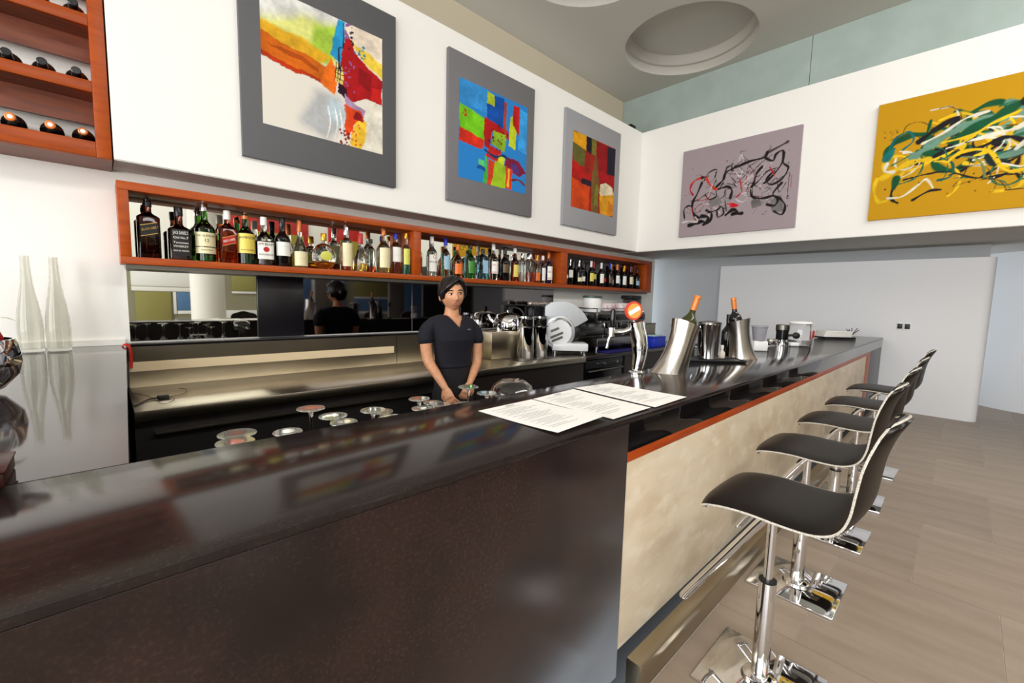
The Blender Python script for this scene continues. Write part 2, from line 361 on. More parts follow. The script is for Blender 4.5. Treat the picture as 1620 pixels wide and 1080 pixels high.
part('splashback', B(1.803, 6.2, 3.3101, 3.389, .535, .7895), steel, bc, smooth=False)
part('trim_strip', B(.096, 1.77, 3.302, 3.3095, .645, .70), mat('cream_strip', S(226, 206, 170), .5), bc, label='cream strip along the splashback')
part('worktop', B(.085, 3.55, 2.64, 3.31, .53, .55, bev=.003), steel, bc)
part('worktop_lip', B(.085, 3.55, 2.635, 2.6395, .50, .549, bev=.001), steel, bc)
part('cabinet', B(.085, 3.55, 2.70, 3.38, -.45, .529), dark_int, bc, smooth=False)
part('drawer_rail', B(.16, 2.0, 2.655, 2.70, .420, .426), steel, bc)
part('worktop', B(3.56, 6.2, 2.64, 3.31, .515, .55, bev=.003), steel_dk, bc)
part('cabinet', B(4.35, 6.2, 2.68, 3.38, -.45, .514), mat('dark_cabinet', S(62, 58, 54), .35, .6), bc, smooth=False)
part('sink', MB().box(2.75, 3.25, 2.78, 3.12, .5505, .553), steel_dk, bc)
part('sink', MB().box(3.30, 3.5, 2.74, 3.12, .5505, .553), steel_dk, bc)
part('front_panel', B(2.13, 3.55, 2.66, 2.699, -.2, .50), mat('front_steel', S(70, 62, 58), .3, .7), bc, smooth=False)
ap = thing('undercounter_dishwasher', 'dark undercounter machine with small knobs and a bar handle', 'appliance', (3.95, 2.95, -.45))
part('body', B(3.57, 4.34, 2.69, 3.30, -.45, .512, bev=.004), black_gl, ap)
part('control_panel', B(3.60, 4.30, 2.672, 2.69, .41, .50, bev=.003), black_rub, ap)
for x in (3.82, 3.92, 4.16):
    mb = MB(); mb.lathe([(.016, 0), (.014, .02)], 12, M=Matrix.Translation((x, 2.672, .455)) @ Matrix.Rotation(pi/2, 4, 'X')); part('knob', mb, chrome, ap)
mb = MB(); mb.tube([(3.62, 2.655, .385), (4.28, 2.655, .385)], .012, 8); mb.box(3.63, 3.65, 2.655, 2.69, .38, .39); mb.box(4.25, 4.27, 2.655, 2.69, .38, .39); part('handle', mb, steel_dk, ap)
# cable on the steel worktop, red strap on the counter edge
ca = thing('power_cable', 'tangled black cable and plug lying on the steel worktop', 'cable', (.2, 2.87, .55))
mb = MB(); mb.tube(bez([(.09, 2.76, .556), (.13, 2.84, .556), (.16, 2.88, .558), (.20, 2.88, .558)]), .004, 6); mb.tube(bez([(.235, 2.88, .557), (.30, 2.93, .557), (.33, 3.05, .557), (.30, 3.10, .557)]), .0015, 5)
mb.tube(bez([(.10, 3.10, .557), (.15, 2.98, .557), (.17, 2.88, .557), (.20, 2.72, .557), (.25, 2.80, .557), (.235, 2.88, .557)]), .0015, 5); part('cord', mb, black_rub, ca)
mb = MB(); mb.box(.185, .235, 2.862, 2.892, .551, .572, bev=.005); part('plug', mb, black_rub, ca)
st = MB(); st.tube(bez([(.075, 3.30, .80), (.085, 3.29, .808), (.103, 3.285, .795), (.108, 3.28, .74), (.104, 3.275, .67)]), [(.012, .004)]*25, 8)
o = st.build('strap', red_pl); tag(o, 'red strap hanging over the edge of the side counter', 'strap')
# ------------------------------------------------------------------ wine rack, left
wr = thing('wine_rack', 'orange wooden wine rack with brown back boards on the left wall', 'wine rack', (-.6, 3.25, 1.74))
RX0 = -1.5
part('side_post', B(.018, .0765, 3.13, 3.395, 1.788, 3.30, bev=.002), orange_m, wr)
rails = [1.788, 2.102, 2.416, 2.73, 3.04]
for z in rails:
    part('front_rail', B(RX0, .0175, 3.13, 3.155, z, z+.055 if z > 1.8 else z+.075, bev=.002), orange_m, wr)
    part('shelf_board', B(RX0, .0175, 3.156, 3.30, z+.003, z+.02), wood_brown, wr, smooth=False)
    if z > 1.8: part('back_board', B(RX0, .0175, 3.301, 3.325, z-.115, z+.02), wood_brown, wr, smooth=False)
part('bottom_board', B(RX0, .0765, 3.131, 3.395, 1.777, 1.7875), wood_brown, wr, smooth=False)
# ------------------------------------------------------------------ paintings (flat paint: a colour per vertex on the canvas)
def fbm(h, w_, cells, seed):
    r = np.random.RandomState(seed); out = np.zeros((h, w_)); amp = 1
    for c in cells:
        g = r.rand(c+2, c+2); yy = np.linspace(0, c, h); xx = np.linspace(0, c, w_)
        yi = yy.astype(int); xi = xx.astype(int); fy = (yy-yi)[:, None]; fx = (xx-xi)[None]
        fy = fy*fy*(3-2*fy); fx = fx*fx*(3-2*fx)
        a = g[yi][:, xi]; b = g[yi][:, xi+1]; c_ = g[yi+1][:, xi]; d = g[yi+1][:, xi+1]
        out += amp*((a*(1-fx)+b*fx)*(1-fy)+(c_*(1-fx)+d*fx)*fy-.5); amp *= .6
    return out
class Paint:
    def __init__(s, W, H, bgc, seed=1, warp=.012):
        s.W, s.H = W, H; s.img = np.ones((H, W, 3))*np.array(bgc)/255.
        v, u = np.mgrid[0:H, 0:W]; s.u = u/(W-1); s.v = v/(H-1)
        s.n1 = fbm(H, W, [6, 13, 27, 55], seed); s.n2 = fbm(H, W, [6, 13, 27, 55], seed+9); s.n3 = fbm(H, W, [9, 30, 80], seed+5)
        s.uw = s.u+s.n1*warp*2; s.vw = s.v+s.n2*warp*2
    def put(s, mask, col, a=1, tex=.06):
        c = np.array(col)/255.; c = c[None, None]*(1+s.n3[..., None]*tex*2); m = (mask*a)[..., None]; s.img = s.img*(1-m)+c*m
    def poly(s, pts, col, a=1, tex=.10, soft=0):
        ins = np.zeros(s.u.shape, bool); n = len(pts); dmin = np.full(s.u.shape, 9.)
        for i in range(n):
            (x0, y0), (x1, y1) = pts[i], pts[(i+1) % n]
            cond = ((y0 > s.vw) != (y1 > s.vw)); xx = x0+(s.vw-y0)*(x1-x0)/((y1-y0) or 1e-9); ins ^= cond & (s.uw < xx)
            if soft:
                dx, dy = x1-x0, y1-y0; t = np.clip(((s.uw-x0)*dx+(s.vw-y0)*dy)/(dx*dx+dy*dy+1e-9), 0, 1)
                dmin = np.minimum(dmin, np.hypot(s.uw-x0-t*dx, s.vw-y0-t*dy))
        m = ins.astype(float)
        if soft: m = np.where(ins, 1, np.clip(1-dmin/soft, 0, 1)**2); 
        s.put(m, col, a, tex)
    def stroke(s, pts, wd, col, a=1, wv=.5, asp=1.0, sub=10):
        P = np.array([tuple(p)[:2] for p in bez([(x, y, 0) for x, y in pts], sub)]); d = np.full(s.u.shape, 9.)
        L = len(P)-1
        for i in range(L):
            (x0, y0), (x1, y1) = P[i], P[i+1]; r = wd*(1-wv*.5+wv*.5*math.sin(i*.37+x0*9))
            lo = max(0, int((min(x0, x1)-2*wd)*(s.W-1))); hi = min(s.W, int((max(x0, x1)+2*wd)*(s.W-1))+2)
            lv = max(0, int((min(y0, y1)-2*wd*asp)*(s.H-1))); hv = min(s.H, int((max(y0, y1)+2*wd*asp)*(s.H-1))+2)
            if hi <= lo or hv <= lv: continue
            U = s.u[lv:hv, lo:hi]; V = s.v[lv:hv, lo:hi]/asp; dx, dy = x1-x0, (y1-y0)/asp
            t = np.clip(((U-x0)*dx+(V-y0/asp)*dy)/(dx*dx+dy*dy+1e-9), 0, 1)
            d[lv:hv, lo:hi] = np.minimum(d[lv:hv, lo:hi], np.hypot(U-x0-t*dx, V-y0/asp-t*dy)/r)
        s.put(np.clip((1.25-d)*2.2, 0, 1), col, a, .08)
    def speck(s, n, box, rad, col, seed=0):
        r = np.random.RandomState(seed)
        for _ in range(n):
            x = box[0]+r.rand()*(box[2]-box[0]); y = box[1]+r.rand()*(box[3]-box[1]); rr = rad*(.5+r.rand())
            s.put(np.clip((rr-np.hypot(s.u-x, s.v-y))/rr*3, 0, 1), col, 1)
pm = bpy.data.materials.new('painted_canvas'); pm.use_nodes = True; _b = pm.node_tree.nodes['Principled BSDF']
_a = pm.node_tree.nodes.new('ShaderNodeAttribute'); _a.attribute_name = 'paint'; pm.node_tree.links.new(_a.outputs['Color'], _b.inputs['Base Color']); _b.inputs['Roughness'].default_value = .75; _b.inputs['Specular IOR Level'].default_value = .2
def canvas(name, P, fn, parent):
    """fn(u, v) -> xyz, u to the viewer's right, v up"""
    W, H = P.W, P.H; uu = np.linspace(0, 1, W); vv = np.linspace(0, 1, H)
    p00, p10, p01 = [np.array(fn(a, b_)) for a, b_ in ((0, 0), (1, 0), (0, 1))]
    co = p00+uu[None, :, None]*(p10-p00)+vv[:, None, None]*(p01-p00); co = co.reshape(-1, 3)
    idx = np.arange(W*H).reshape(H, W); f = np.stack([idx[:-1, :-1], idx[:-1, 1:], idx[1:, 1:], idx[1:, :-1]], -1).reshape(-1)
    me = bpy.data.meshes.new(name); nf = (W-1)*(H-1); me.vertices.add(W*H); me.vertices.foreach_set('co', co.reshape(-1).astype('f'))
    me.loops.add(nf*4); me.loops.foreach_set('vertex_index', f.astype('i')); me.polygons.add(nf); me.polygons.foreach_set('loop_start', np.arange(nf, dtype='i')*4)
    me.update(calc_edges=True); me.materials.append(pm)
    at = me.color_attributes.new('paint', 'FLOAT_COLOR', 'POINT'); c = np.clip(P.img, 0, 1); c = np.where(c <= .04045, c/12.92, ((c+.055)/1.055)**2.4)
    at.data.foreach_set('color', np.concatenate([c, np.ones((H, W, 1))], -1).reshape(-1).astype('f'))
    o = bpy.data.objects.new(name, me); C.objects.link(o); o.parent = parent; return o
# painting 1
P = Paint(150, 170, (222, 216, 204), 3, .014)
P.poly([(0, .5), (.6, .48), (.6, 1), (0, 1)], (206, 206, 200), soft=.05)
P.poly([(.0, .62), (.3, .72), (.55, .66), (.56, .9), (.3, .86), (0, .74)], (206, 208, 96), .75, soft=.10)
P.poly([(.35, .62), (.52, .64), (.58, .92), (.42, .86)], (150, 190, 50), .8, soft=.07)
P.poly([(0, .66), (.18, .64), (.42, .60), (.5, .68), (.3, .72), (.1, .75), (0, .74)], (214, 160, 30), .95, soft=.03)
P.poly([(0, .50), (.22, .47), (.5, .44), (.56, .58), (.35, .62), (.12, .66), (0, .68)], (196, 96, 14))
P.poly([(.05, .60), (.3, .55), (.42, .53), (.42, .56), (.2, .62)], (150, 60, 10), .8)
P.poly([(0, .49), (.25, .46), (.45, .45), (.45, .47), (.2, .50), (0, .53)], (170, 44, 10), .9)
P.poly([(.44, .44), (.56, .38), (.6, .56), (.52, .68), (.46, .56)], (232, 110, 24))
P.poly([(.52, .70), (.62, .66), (.66, 1), (.6, 1)], (36, 140, 190), soft=.01)
P.poly([(.62, .62), (.66, .62), (.72, 1), (.67, 1)], (128, 84, 140))
P.poly([(.66, .96), (.74, 1), (1, 1), (1, .70), (.86, .72), (.74, .80)], (226, 210, 190))
P.poly([(.72, .86), (.84, .74), (1, .66), (1, .76), (.88, .82), (.78, .84)], (222, 190, 50), .9, soft=.02)
P.poly([(.65, .86), (.70, .88), (.76, .78), (.88, .70), (1, .64), (1, .43), (.84, .44), (.70, .36), (.62, .42), (.62, .70)], (166, 18, 22))
P.poly([(.78, .56), (.9, .52), (.9, .66), (.78, .68)], (128, 10, 18), .8)
P.poly([(.9, .45), (1, .42), (1, .56), (.92, .56)], (206, 30, 24), .9)
P.poly([(.56, .5), (.63, .48), (.64, .64), (.58, .66)], (226, 200, 110))
for k in range(3): P.stroke([(.565+.02*k, .5), (.58+.02*k, .65)], .004, (40, 30, 30)); P.stroke([(.56, .53+.04*k), (.635, .52+.04*k)], .004, (40, 30, 30))
P.poly([(.58, .41), (.66, .38), (.67, .45), (.60, .49)], (44, 10, 30))
P.poly([(.64, .42), (.74, .36), (.84, .32), (.82, .26), (.66, .30)], (170, 140, 170))
P.poly([(.66, .08), (.70, .08), (.74, .22), (.82, .22), (.80, .30), (.64, .34)], (214, 66, 20))
P.poly([(.70, .0), (.80, .0), (.86, .12), (.84, .24), (.74, .22)], (232, 186, 50))
P.poly([(.72, .24), (.80, .22), (.80, .28), (.74, .30)], (130, 16, 24))
P.poly([(.86, .44), (1, .40), (1, .0), (.84, .0), (.84, .22)], (228, 222, 204), .9, soft=.02)
P.poly([(.3, .1), (.5, .04), (.6, .16), (.58, .34), (.42, .34)], (150, 156, 164), .6, soft=.10)
P.poly([(.5, .2), (.62, .14), (.64, .3), (.54, .34)], (170, 190, 200), .7, soft=.04)
for x in (.5, .56, .6): P.stroke([(x, .28), (x+.02, .15), (x-.01, .02)], .006, (236, 234, 228))
P.speck(16, (.60, .0, .68, .12), .012, (120, 20, 24), 4); P.speck(14, (.69, .78, .73, .98), .009, (30, 30, 40), 6)
P.speck(16, (.74, .76, .84, .86), .009, (40, 120, 160), 8); P.speck(18, (.64, .45, .74, .72), .008, (150, 90, 150), 9); P.speck(14, (.70, .02, .80, .2), .010, (214, 80, 30), 2)
P.stroke([(.645, .98), (.64, .8), (.60, .76), (.61, .58)], .006, (20, 26, 46)); P1 = P
# painting 2
P = Paint(150, 160, (40, 128, 200), 13, .010)
P.poly([(0, .74), (.38, .76), (.38, 1), (0, 1)], (52, 140, 206)); P.poly([(.38, .66), (.62, .64), (.62, .98), (.38, .98)], (14, 74, 160))
P.poly([(0, .5), (.34, .46), (.34, .70), (0, .74)], (110, 190, 24)); P.poly([(0, .38), (.30, .36), (.34, .46), (.1, .50), (0, .51)], (206, 44, 22))
P.poly([(.38, .86), (.48, .84), (.48, .98), (.38, .98)], (170, 190, 40))
P.poly([(.34, .40), (.42, .38), (.46, .58), (.7, .56), (.7, .64), (.44, .70), (.34, .72)], (176, 20, 22)); P.poly([(.46, .44), (.64, .40), (.66, .60), (.48, .60)], (140, 176, 36))
P.poly([(.62, .62), (.66, .60), (.66, .95), (.62, .95)], (170, 60, 30)); P.poly([(.7, .50), (.82, .48), (.82, .66), (.78, .86), (.72, .80)], (190, 200, 36))
P.poly([(.76, .74), (.86, .62), (.87, .96), (.76, .96)], (186, 26, 22)); P.poly([(.86, .5), (1, .46), (1, .94), (.88, .96)], (56, 150, 214))
P.poly([(.36, .30), (.56, .26), (.6, .40), (.42, .42)], (190, 30, 30)); P.poly([(.64, .24), (.9, .18), (1, .24), (.86, .36), (.68, .36)], (130, 24, 60))
P.poly([(.74, .22), (.9, .2), (.86, .30), (.76, .32)], (70, 60, 130), .8); P.poly([(.40, .0), (.48, .0), (.50, .26), (.40, .28)], (206, 60, 26))
P.poly([(.46, .0), (.68, .0), (.68, .26), (.50, .28)], (150, 184, 32)); P.poly([(.68, .0), (.76, .0), (.78, .24), (.66, .26)], (216, 50, 24)); P.poly([(.70, .02), (.73, .02), (.73, .24), (.70, .25)], (226, 180, 50))
P.poly([(.34, .0), (.40, .0), (.38, .30), (.35, .30)], (70, 180, 60)); P.poly([(.26, .16), (.34, .14), (.34, .24), (.26, .25)], (90, 190, 110)); P.poly([(.24, .14), (.36, .12), (.36, .16), (.25, .18)], (20, 80, 150))
P.poly([(.54, .28), (.64, .26), (.66, .34), (.56, .36)], (200, 210, 40)); P.stroke([(.36, .36), (.5, .32), (.62, .36), (.7, .34)], .016, (20, 50, 90))
P.stroke([(.78, .12), (.88, .14), (.98, .10)], .014, (120, 40, 40)); P.speck(8, (.04, .64, .12, .70), .012, (190, 40, 26), 3); P.speck(24, (.4, .4, .7, .7), .012, (90, 20, 20), 3); P2 = P
# painting 3
P = Paint(120, 130, (150, 24, 18), 23, .012)
P.poly([(0, .86), (.3, .80), (.3, 1), (0, 1)], (214, 150, 20)); P.poly([(.3, .80), (.42, .78), (.42, 1), (.3, 1)], (30, 22, 34)); P.poly([(.42, .78), (.52, .78), (.52, 1), (.42, 1)], (120, 110, 40))
P.poly([(.52, .62), (.8, .58), (.84, .96), (.52, 1)], (140, 14, 20)); P.poly([(.8, .6), (1, .56), (1, 1), (.8, .96)], (34, 26, 42)); P.poly([(0, .6), (.26, .56), (.28, .80), (0, .86)], (96, 92, 40))
P.poly([(0, .42), (.4, .36), (.44, .54), (.2, .58), (0, .62)], (176, 26, 18)); P.poly([(.28, .5), (.6, .5), (.6, .76), (.28, .76)], (150, 34, 20)); P.poly([(.58, .42), (1, .40), (1, .60), (.62, .60)], (156, 16, 18))
P.poly([(.2, .34), (.48, .32), (.46, .42), (.22, .42)], (40, 24, 40)); P.poly([(.42, .0), (.62, .0), (.62, .46), (.52, .86), (.44, .50)], (116, 84, 40)); P.poly([(.52, .1), (.62, .1), (.62, .40), (.54, .40)], (120, 124, 40))
P.poly([(0, .0), (.46, .0), (.44, .34), (.2, .34), (0, .40)], (196, 66, 18)); P.poly([(.40, 0), (.46, 0), (.44, .34), (.40, .34)], (150, 30, 16))
P.poly([(.66, .0), (1, .0), (1, .36), (.86, .40), (.66, .34)], (214, 150, 28)); P.poly([(.64, .30), (.7, .26), (.86, .30), (1, .34), (.96, .42), (.8, .46), (.66, .42)], (222, 206, 170)); P.poly([(.84, .0), (1, .0), (1, .2), (.86, .22)], (196, 110, 24), .7); P3 = P
# painting 4: black drips on mauve grey
P = Paint(220, 185, (158, 144, 148), 33, .004)
K, R_, Wh, G = (26, 20, 22), (176, 26, 30), (214, 208, 206), (104, 100, 100)
def pq(x, y): return ((x-100)/960.0, 1-(y-305)/680.0)   # close-up pixels -> canvas, about
r = np.random.RandomState(4)
for k in range(26):
    x, y = .08+.8*r.rand(), .2+.55*r.rand(); pts = [(x, y)]
    for _ in range(5): x += (r.rand()-.5)*.18; y += (r.rand()-.5)*.22; pts.append((min(max(x, .05), .93), min(max(y, .14), .86)))
    P.stroke(pts, .0035, [K, G, Wh, K, (120, 40, 44)][k % 5], .75, asp=1.23)
P.poly([(.27, .38), (.36, .44), (.40, .34), (.3, .30)], (112, 110, 104), .8); P.poly([(.65, .32), (.71, .36), (.74, .26), (.66, .24)], G); P.poly([(.8, .3), (.88, .34), (.92, .16), (.82, .18)], (116, 112, 112))
for pts, wd, c in (
 ([(.90, .86), (.86, .84), (.75, .79)], .012, (70, 58, 60)), ([(.75, .80), (.73, .75), (.62, .74), (.52, .71), (.42, .67), (.40, .60), (.37, .56), (.33, .52)], .012, K),
 ([(.33, .60), (.31, .52), (.36, .50), (.40, .56)], .006, K), ([(.42, .66), (.42, .72), (.46, .73), (.47, .68)], .006, K), ([(.22, .62), (.26, .70), (.33, .72), (.32, .64)], .006, K),
 ([(.20, .60), (.16, .48), (.12, .38), (.14, .26), (.20, .20)], .012, K), ([(.05, .22), (.04, .32), (.08, .36), (.12, .34)], .008, K), ([(.10, .13), (.16, .14), (.22, .16), (.27, .14), (.28, .20), (.22, .22)], .018, K),
 ([(.24, .12), (.30, .15), (.31, .24), (.26, .28)], .012, K), ([(.28, .25), (.36, .27), (.40, .30), (.42, .22), (.37, .19), (.36, .26)], .008, K), ([(.34, .48), (.34, .42), (.28, .40), (.24, .46)], .007, K),
 ([(.36, .50), (.44, .51), (.48, .46), (.47, .38)], .012, K), ([(.44, .20), (.50, .25), (.54, .22), (.50, .20), (.58, .20)], .016, K),
 ([(.72, .66), (.68, .60), (.66, .50), (.64, .44), (.66, .36), (.74, .33), (.82, .34), (.86, .30), (.84, .24), (.78, .26)], .011, K), ([(.74, .74), (.80, .70), (.82, .76), (.87, .78), (.87, .66), (.80, .54), (.74, .48)], .010, K),
 ([(.88, .76), (.88, .66), (.92, .60), (.88, .50), (.80, .46), (.76, .52), (.82, .60)], .009, K), ([(.64, .46), (.70, .52), (.76, .60), (.84, .62)], .006, K), ([(.88, .46), (.82, .36), (.88, .30), (.92, .22), (.90, .14), (.84, .18)], .010, K),
 ([(.10, .60), (.13, .64), (.20, .66), (.24, .64), (.28, .56), (.34, .50)], .010, (196, 44, 30)), ([(.10, .60), (.09, .54), (.12, .48)], .009, (170, 20, 40)), ([(.20, .66), (.22, .66)], .014, (60, 16, 20)),
 ([(.16, .42), (.22, .40), (.28, .42)], .004, R_), ([(.45, .32), (.50, .31), (.54, .29), (.48, .29)], .010, (206, 24, 34)), ([(.54, .58), (.56, .48), (.56, .42), (.52, .38)], .006, R_), ([(.12, .34), (.14, .22), (.18, .18)], .006, (130, 30, 30)),
 ([(.78, .64), (.82, .54), (.80, .60)], .005, R_), ([(.95, .52), (.95, .40)], .004, R_), ([(.03, .17), (.10, .18), (.18, .16), (.16, .22)], .006, Wh), ([(.30, .56), (.27, .44)], .004, (226, 200, 170)), ([(.50, .66), (.54, .60), (.56, .66)], .004, Wh), ([(.52, .36), (.58, .32), (.62, .36)], .004, Wh)):
    P.stroke(pts, wd, c, asp=1.23)
P.speck(60, (.05, .15, .95, .8), .005, K, 5); P.speck(40, (.5, .3, .8, .7), .005, Wh, 7); P4 = P
# painting 5: yellow with green, white and black pours
P = Paint(250, 205, (204, 152, 14), 43, .004); Gr, Te, Ye, Bk, Wt = (20, 84, 50), (110, 150, 130), (240, 196, 30), (30, 26, 30), (232, 226, 206)
r = np.random.RandomState(11)
def run(n, c, wd, box, st):
    for k in range(n):
        x, y = box[0]+(box[2]-box[0])*r.rand(), box[1]+(box[3]-box[1])*r.rand(); pts = [(x, y)]; hd = r.rand()*.9-.2; cv = (r.rand()-.5)*1.7
        for _ in range(6):
            hd += cv+(r.rand()-.5)*.7; x += math.cos(hd)*st; y += math.sin(hd)*st*1.1; pts.append((min(max(x, .03), 1), min(max(y, .14), .86)))
        P.stroke(pts, wd*(.6+.8*r.rand()), c, asp=1.21)
run(8, Gr, .020, (.25, .45, .8, .72), .07); run(8, Te, .018, (.25, .4, .9, .68), .06); run(12, Bk, .009, (.15, .25, .9, .68), .06); run(14, Ye, .010, (.1, .25, .9, .65), .06); run(14, Wt, .005, (.12, .3, .9, .68), .055); run(12, (40, 110, 80), .006, (.1, .2, .9, .6), .06); run(10, (90, 60, 20), .003, (.05, .2, .9, .6), .06)
for pts, wd, c in (
 ([(.11, .60), (.08, .56), (.11, .68), (.18, .72), (.21, .64), (.16, .58)], .008, (20, 110, 110)), ([(.07, .52), (.10, .58), (.08, .55)], .024, (20, 110, 110)), ([(.26, .56), (.28, .70), (.29, .78)], .009, Gr),
 ([(.22, .50), (.28, .56), (.36, .62), (.44, .68), (.54, .70), (.64, .68)], .030, Te), ([(.24, .62), (.32, .70), (.42, .76), (.40, .70)], .018, Bk), ([(.26, .60), (.36, .66), (.46, .74), (.56, .76), (.50, .74)], .010, Wt),
 ([(.40, .58), (.52, .66), (.62, .72), (.70, .78), (.80, .84), (.92, .84), (.99, .78)], .030, Gr), ([(.72, .78), (.84, .88), (.96, .88), (1.0, .82)], .034, (24, 34, 30)), ([(.86, .76), (.94, .74), (1.0, .66)], .034, Te),
 ([(.50, .56), (.62, .58), (.70, .60), (.76, .66), (.80, .72)], .015, Wt), ([(.36, .58), (.50, .60), (.58, .66), (.70, .72)], .010, Ye), ([(.44, .44), (.52, .48), (.60, .52), (.66, .54), (.72, .50)], .015, Bk),
 ([(.58, .42), (.62, .36), (.66, .40), (.74, .42), (.84, .44), (.92, .48)], .026, (26, 40, 40)), ([(.64, .40), (.74, .42), (.86, .44), (.96, .46)], .022, Te), ([(.14, .30), (.12, .22), (.13, .16), (.16, .13)], .011, Bk),
 ([(.14, .34), (.13, .26)], .022, Gr), ([(.03, .36), (.02, .26), (.05, .16), (.10, .16)], .012, Ye), ([(.06, .36), (.14, .42), (.22, .46), (.30, .46)], .022, Ye), ([(.08, .48), (.07, .42), (.12, .40)], .012, Wt),
 ([(.10, .18), (.18, .18), (.26, .26), (.30, .30), (.34, .22)], .008, Wt), ([(.24, .14), (.32, .20), (.38, .20)], .009, Bk), ([(.18, .32), (.28, .34), (.40, .34), (.54, .26), (.66, .26), (.76, .24)], .006, Bk), ([(.36, .46), (.42, .40), (.42, .30), (.36, .28)], .008, (30, 90, 80)),
 ([(.46, .44), (.52, .42), (.56, .36), (.58, .26)], .007, (120, 140, 90)), ([(.70, .44), (.76, .52), (.84, .58), (.92, .56)], .012, Wt), ([(.40, .42), (.46, .48), (.58, .46), (.66, .30), (.74, .28), (.90, .34), (1.0, .36)], .012, Ye), ([(.78, .30), (.90, .28), (1, .32)], .010, Ye)):
    P.stroke(pts, wd, c, asp=1.21)
P.speck(30, (.03, .15, .9, .6), .005, Bk, 3); P.speck(14, (.04, .7, .12, .76), .004, (60, 40, 20), 4); P5 = P; P.img *= .94
def framed(name, label, x0, x1, z0, z1, cx0, cx1, cz0, cz1, fm, P):
    t = thing(name, label, 'painting', ((x0+x1)/2, 3.13, z0)); 
    part('mount', B(x0, x1, 3.095, 3.1295, z0, z1, bev=.003), fm, t)
    L = t.location; canvas('canvas', P, lambda u, v: (cx0+(cx1-cx0)*u-L[0], 3.0935-L[1], cz0+(cz1-cz0)*v-L[2]), t)
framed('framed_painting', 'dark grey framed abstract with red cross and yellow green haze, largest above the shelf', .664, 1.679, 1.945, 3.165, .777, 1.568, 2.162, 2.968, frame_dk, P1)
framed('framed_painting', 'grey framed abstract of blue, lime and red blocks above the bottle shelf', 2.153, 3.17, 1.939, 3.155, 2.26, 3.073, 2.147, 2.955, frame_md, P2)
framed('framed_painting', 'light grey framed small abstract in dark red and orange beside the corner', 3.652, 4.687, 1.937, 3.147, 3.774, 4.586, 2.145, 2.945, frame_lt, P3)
def bare(label, y0, y1, z0, z1, P, em):
    t = thing('canvas_painting', label, 'painting', (5.235, (y0+y1)/2, z0)); L = t.location
    part('stretcher', B(5.2, 5.2345, min(y0, y1), max(y0, y1), z0, z1, bev=.003), em, t)
    canvas('canvas', P, lambda u, v: (5.1985-L[0], y0+(y1-y0)*u-L[1], z0+(z1-z0)*v-L[2]), t)
bare('mauve grey canvas with tangled black and red drips on the right wall', 2.538, 1.308, 1.926, 2.939, P4, mat('mauve_edge', S(158, 144, 148), .6))
bare('ochre yellow canvas with green, white and black poured paint on the right wall', .72, -.51, 1.925, 2.945, P5, mat('ochre_edge', S(204, 152, 14), .5))
sp = thing('wall_speaker', 'small black loudspeaker on the wall ledge in the corner', 'speaker', (5.40, 3.42, 3.317))
part('cabinet', B(5.34, 5.46, 3.37, 3.48, 3.318, 3.53, bev=.01), black_rub, sp); part('grille', B(5.33, 5.3395, 3.38, 3.47, 3.33, 3.52, bev=.004), black_m, sp)
for i, (y, lb) in enumerate(((.50, 'left one of the two small square socket plates on the far white wall'), (.44, 'right one of the two small square socket plates on the far white wall'))):
    t = thing('wall_socket', lb, 'socket', (6.3, y, .93)); part('plate', B(6.288, 6.2995, y-.027, y+.027, .892, .972, bev=.003), white_pl, t); part('insert', B(6.284, 6.288, y-.021, y+.021, .904, .958, bev=.001), black_rub, t)
# ------------------------------------------------------------------ bottles
GL = {}
def glass(key, rgb, rough=0.02, trans=1.0):
    if key not in GL: GL[key] = mat('glass_'+key, S(*rgb), rough, trans=trans, ior=1.4)
    return GL[key]
def sol(key, rgb, rough=0.35, metal=0.0):
    if key not in GL: GL[key] = mat(key, S(*rgb), rough, metal)
    return GL[key]
g_clear = glass('clear_bottle', (250, 252, 250)); g_amber = glass('amber', (196, 96, 30)); g_red = glass('red_amber', (150, 60, 26))
g_green = glass('green', (70, 120, 40)); g_ltgreen = glass('light_green', (90, 170, 70)); g_blue = glass('pale_blue', (120, 196, 226)); g_gin = glass('bottle_green', (40, 96, 44))
g_dark = sol('dark_wine_glass', (18, 16, 16), .06); g_dkgreen = sol('dark_green_glass', (26, 34, 18), .06); g_navy = sol('navy_glass', (22, 24, 84), .06); g_black = sol('black_bottle_glass', (16, 13, 13), .08)
def cross(t, sq):
    if sq <= 0: return 1.0
    p = 2+sq*6; return (abs(math.cos(t))**p+abs(math.sin(t))**p)**(-1/p)
def smooth(a, b_, t): t = t*t*(3-2*t); return a+(b_-a)*t
def bottle_prof(h, r, hb, hs, nr, shape='std'):
    if shape == 'round':    # flattened ball body
        pr = [(.30*r, 0), (.42*r, .004)]
        for k in range(1, 12):
            a = -pi/2+pi*(.08+.84*k/12); pr.append((max(r*math.cos(a), nr), hb*h/2+hb*h/2*math.sin(a)))
        pr += [(nr, hb*h), (nr, h*.93)]; return pr
    if shape == 'cone':
        return [(r*.92, 0), (r, .006), (r, h*.28)]+[(smooth(r, nr, k/8), h*(.28+.42*k/8)) for k in range(1, 9)]+[(nr, h*.95)]
    pr = [(r*.9, 0), (r, .006), (r, h*hb)]+[(smooth(r, nr, k/6), h*(hb+hs*k/6)) for k in range(1, 7)]+[(nr*.97, h*.96)]
    return pr
def patch(r, z0, z1, a0, a1, sq, slope=0.0, n=14, off=.0012):
    mb = MB()
    def fn(u, v):
        t = -pi/2+a0+(a1-a0)*u; k = r*cross(t, sq)+off; return (k*math.cos(t), k*math.sin(t), z0+(z1-z0)*v+slope*(u-.5))
    return mb.grid(fn, n, 1)
FONT = {}
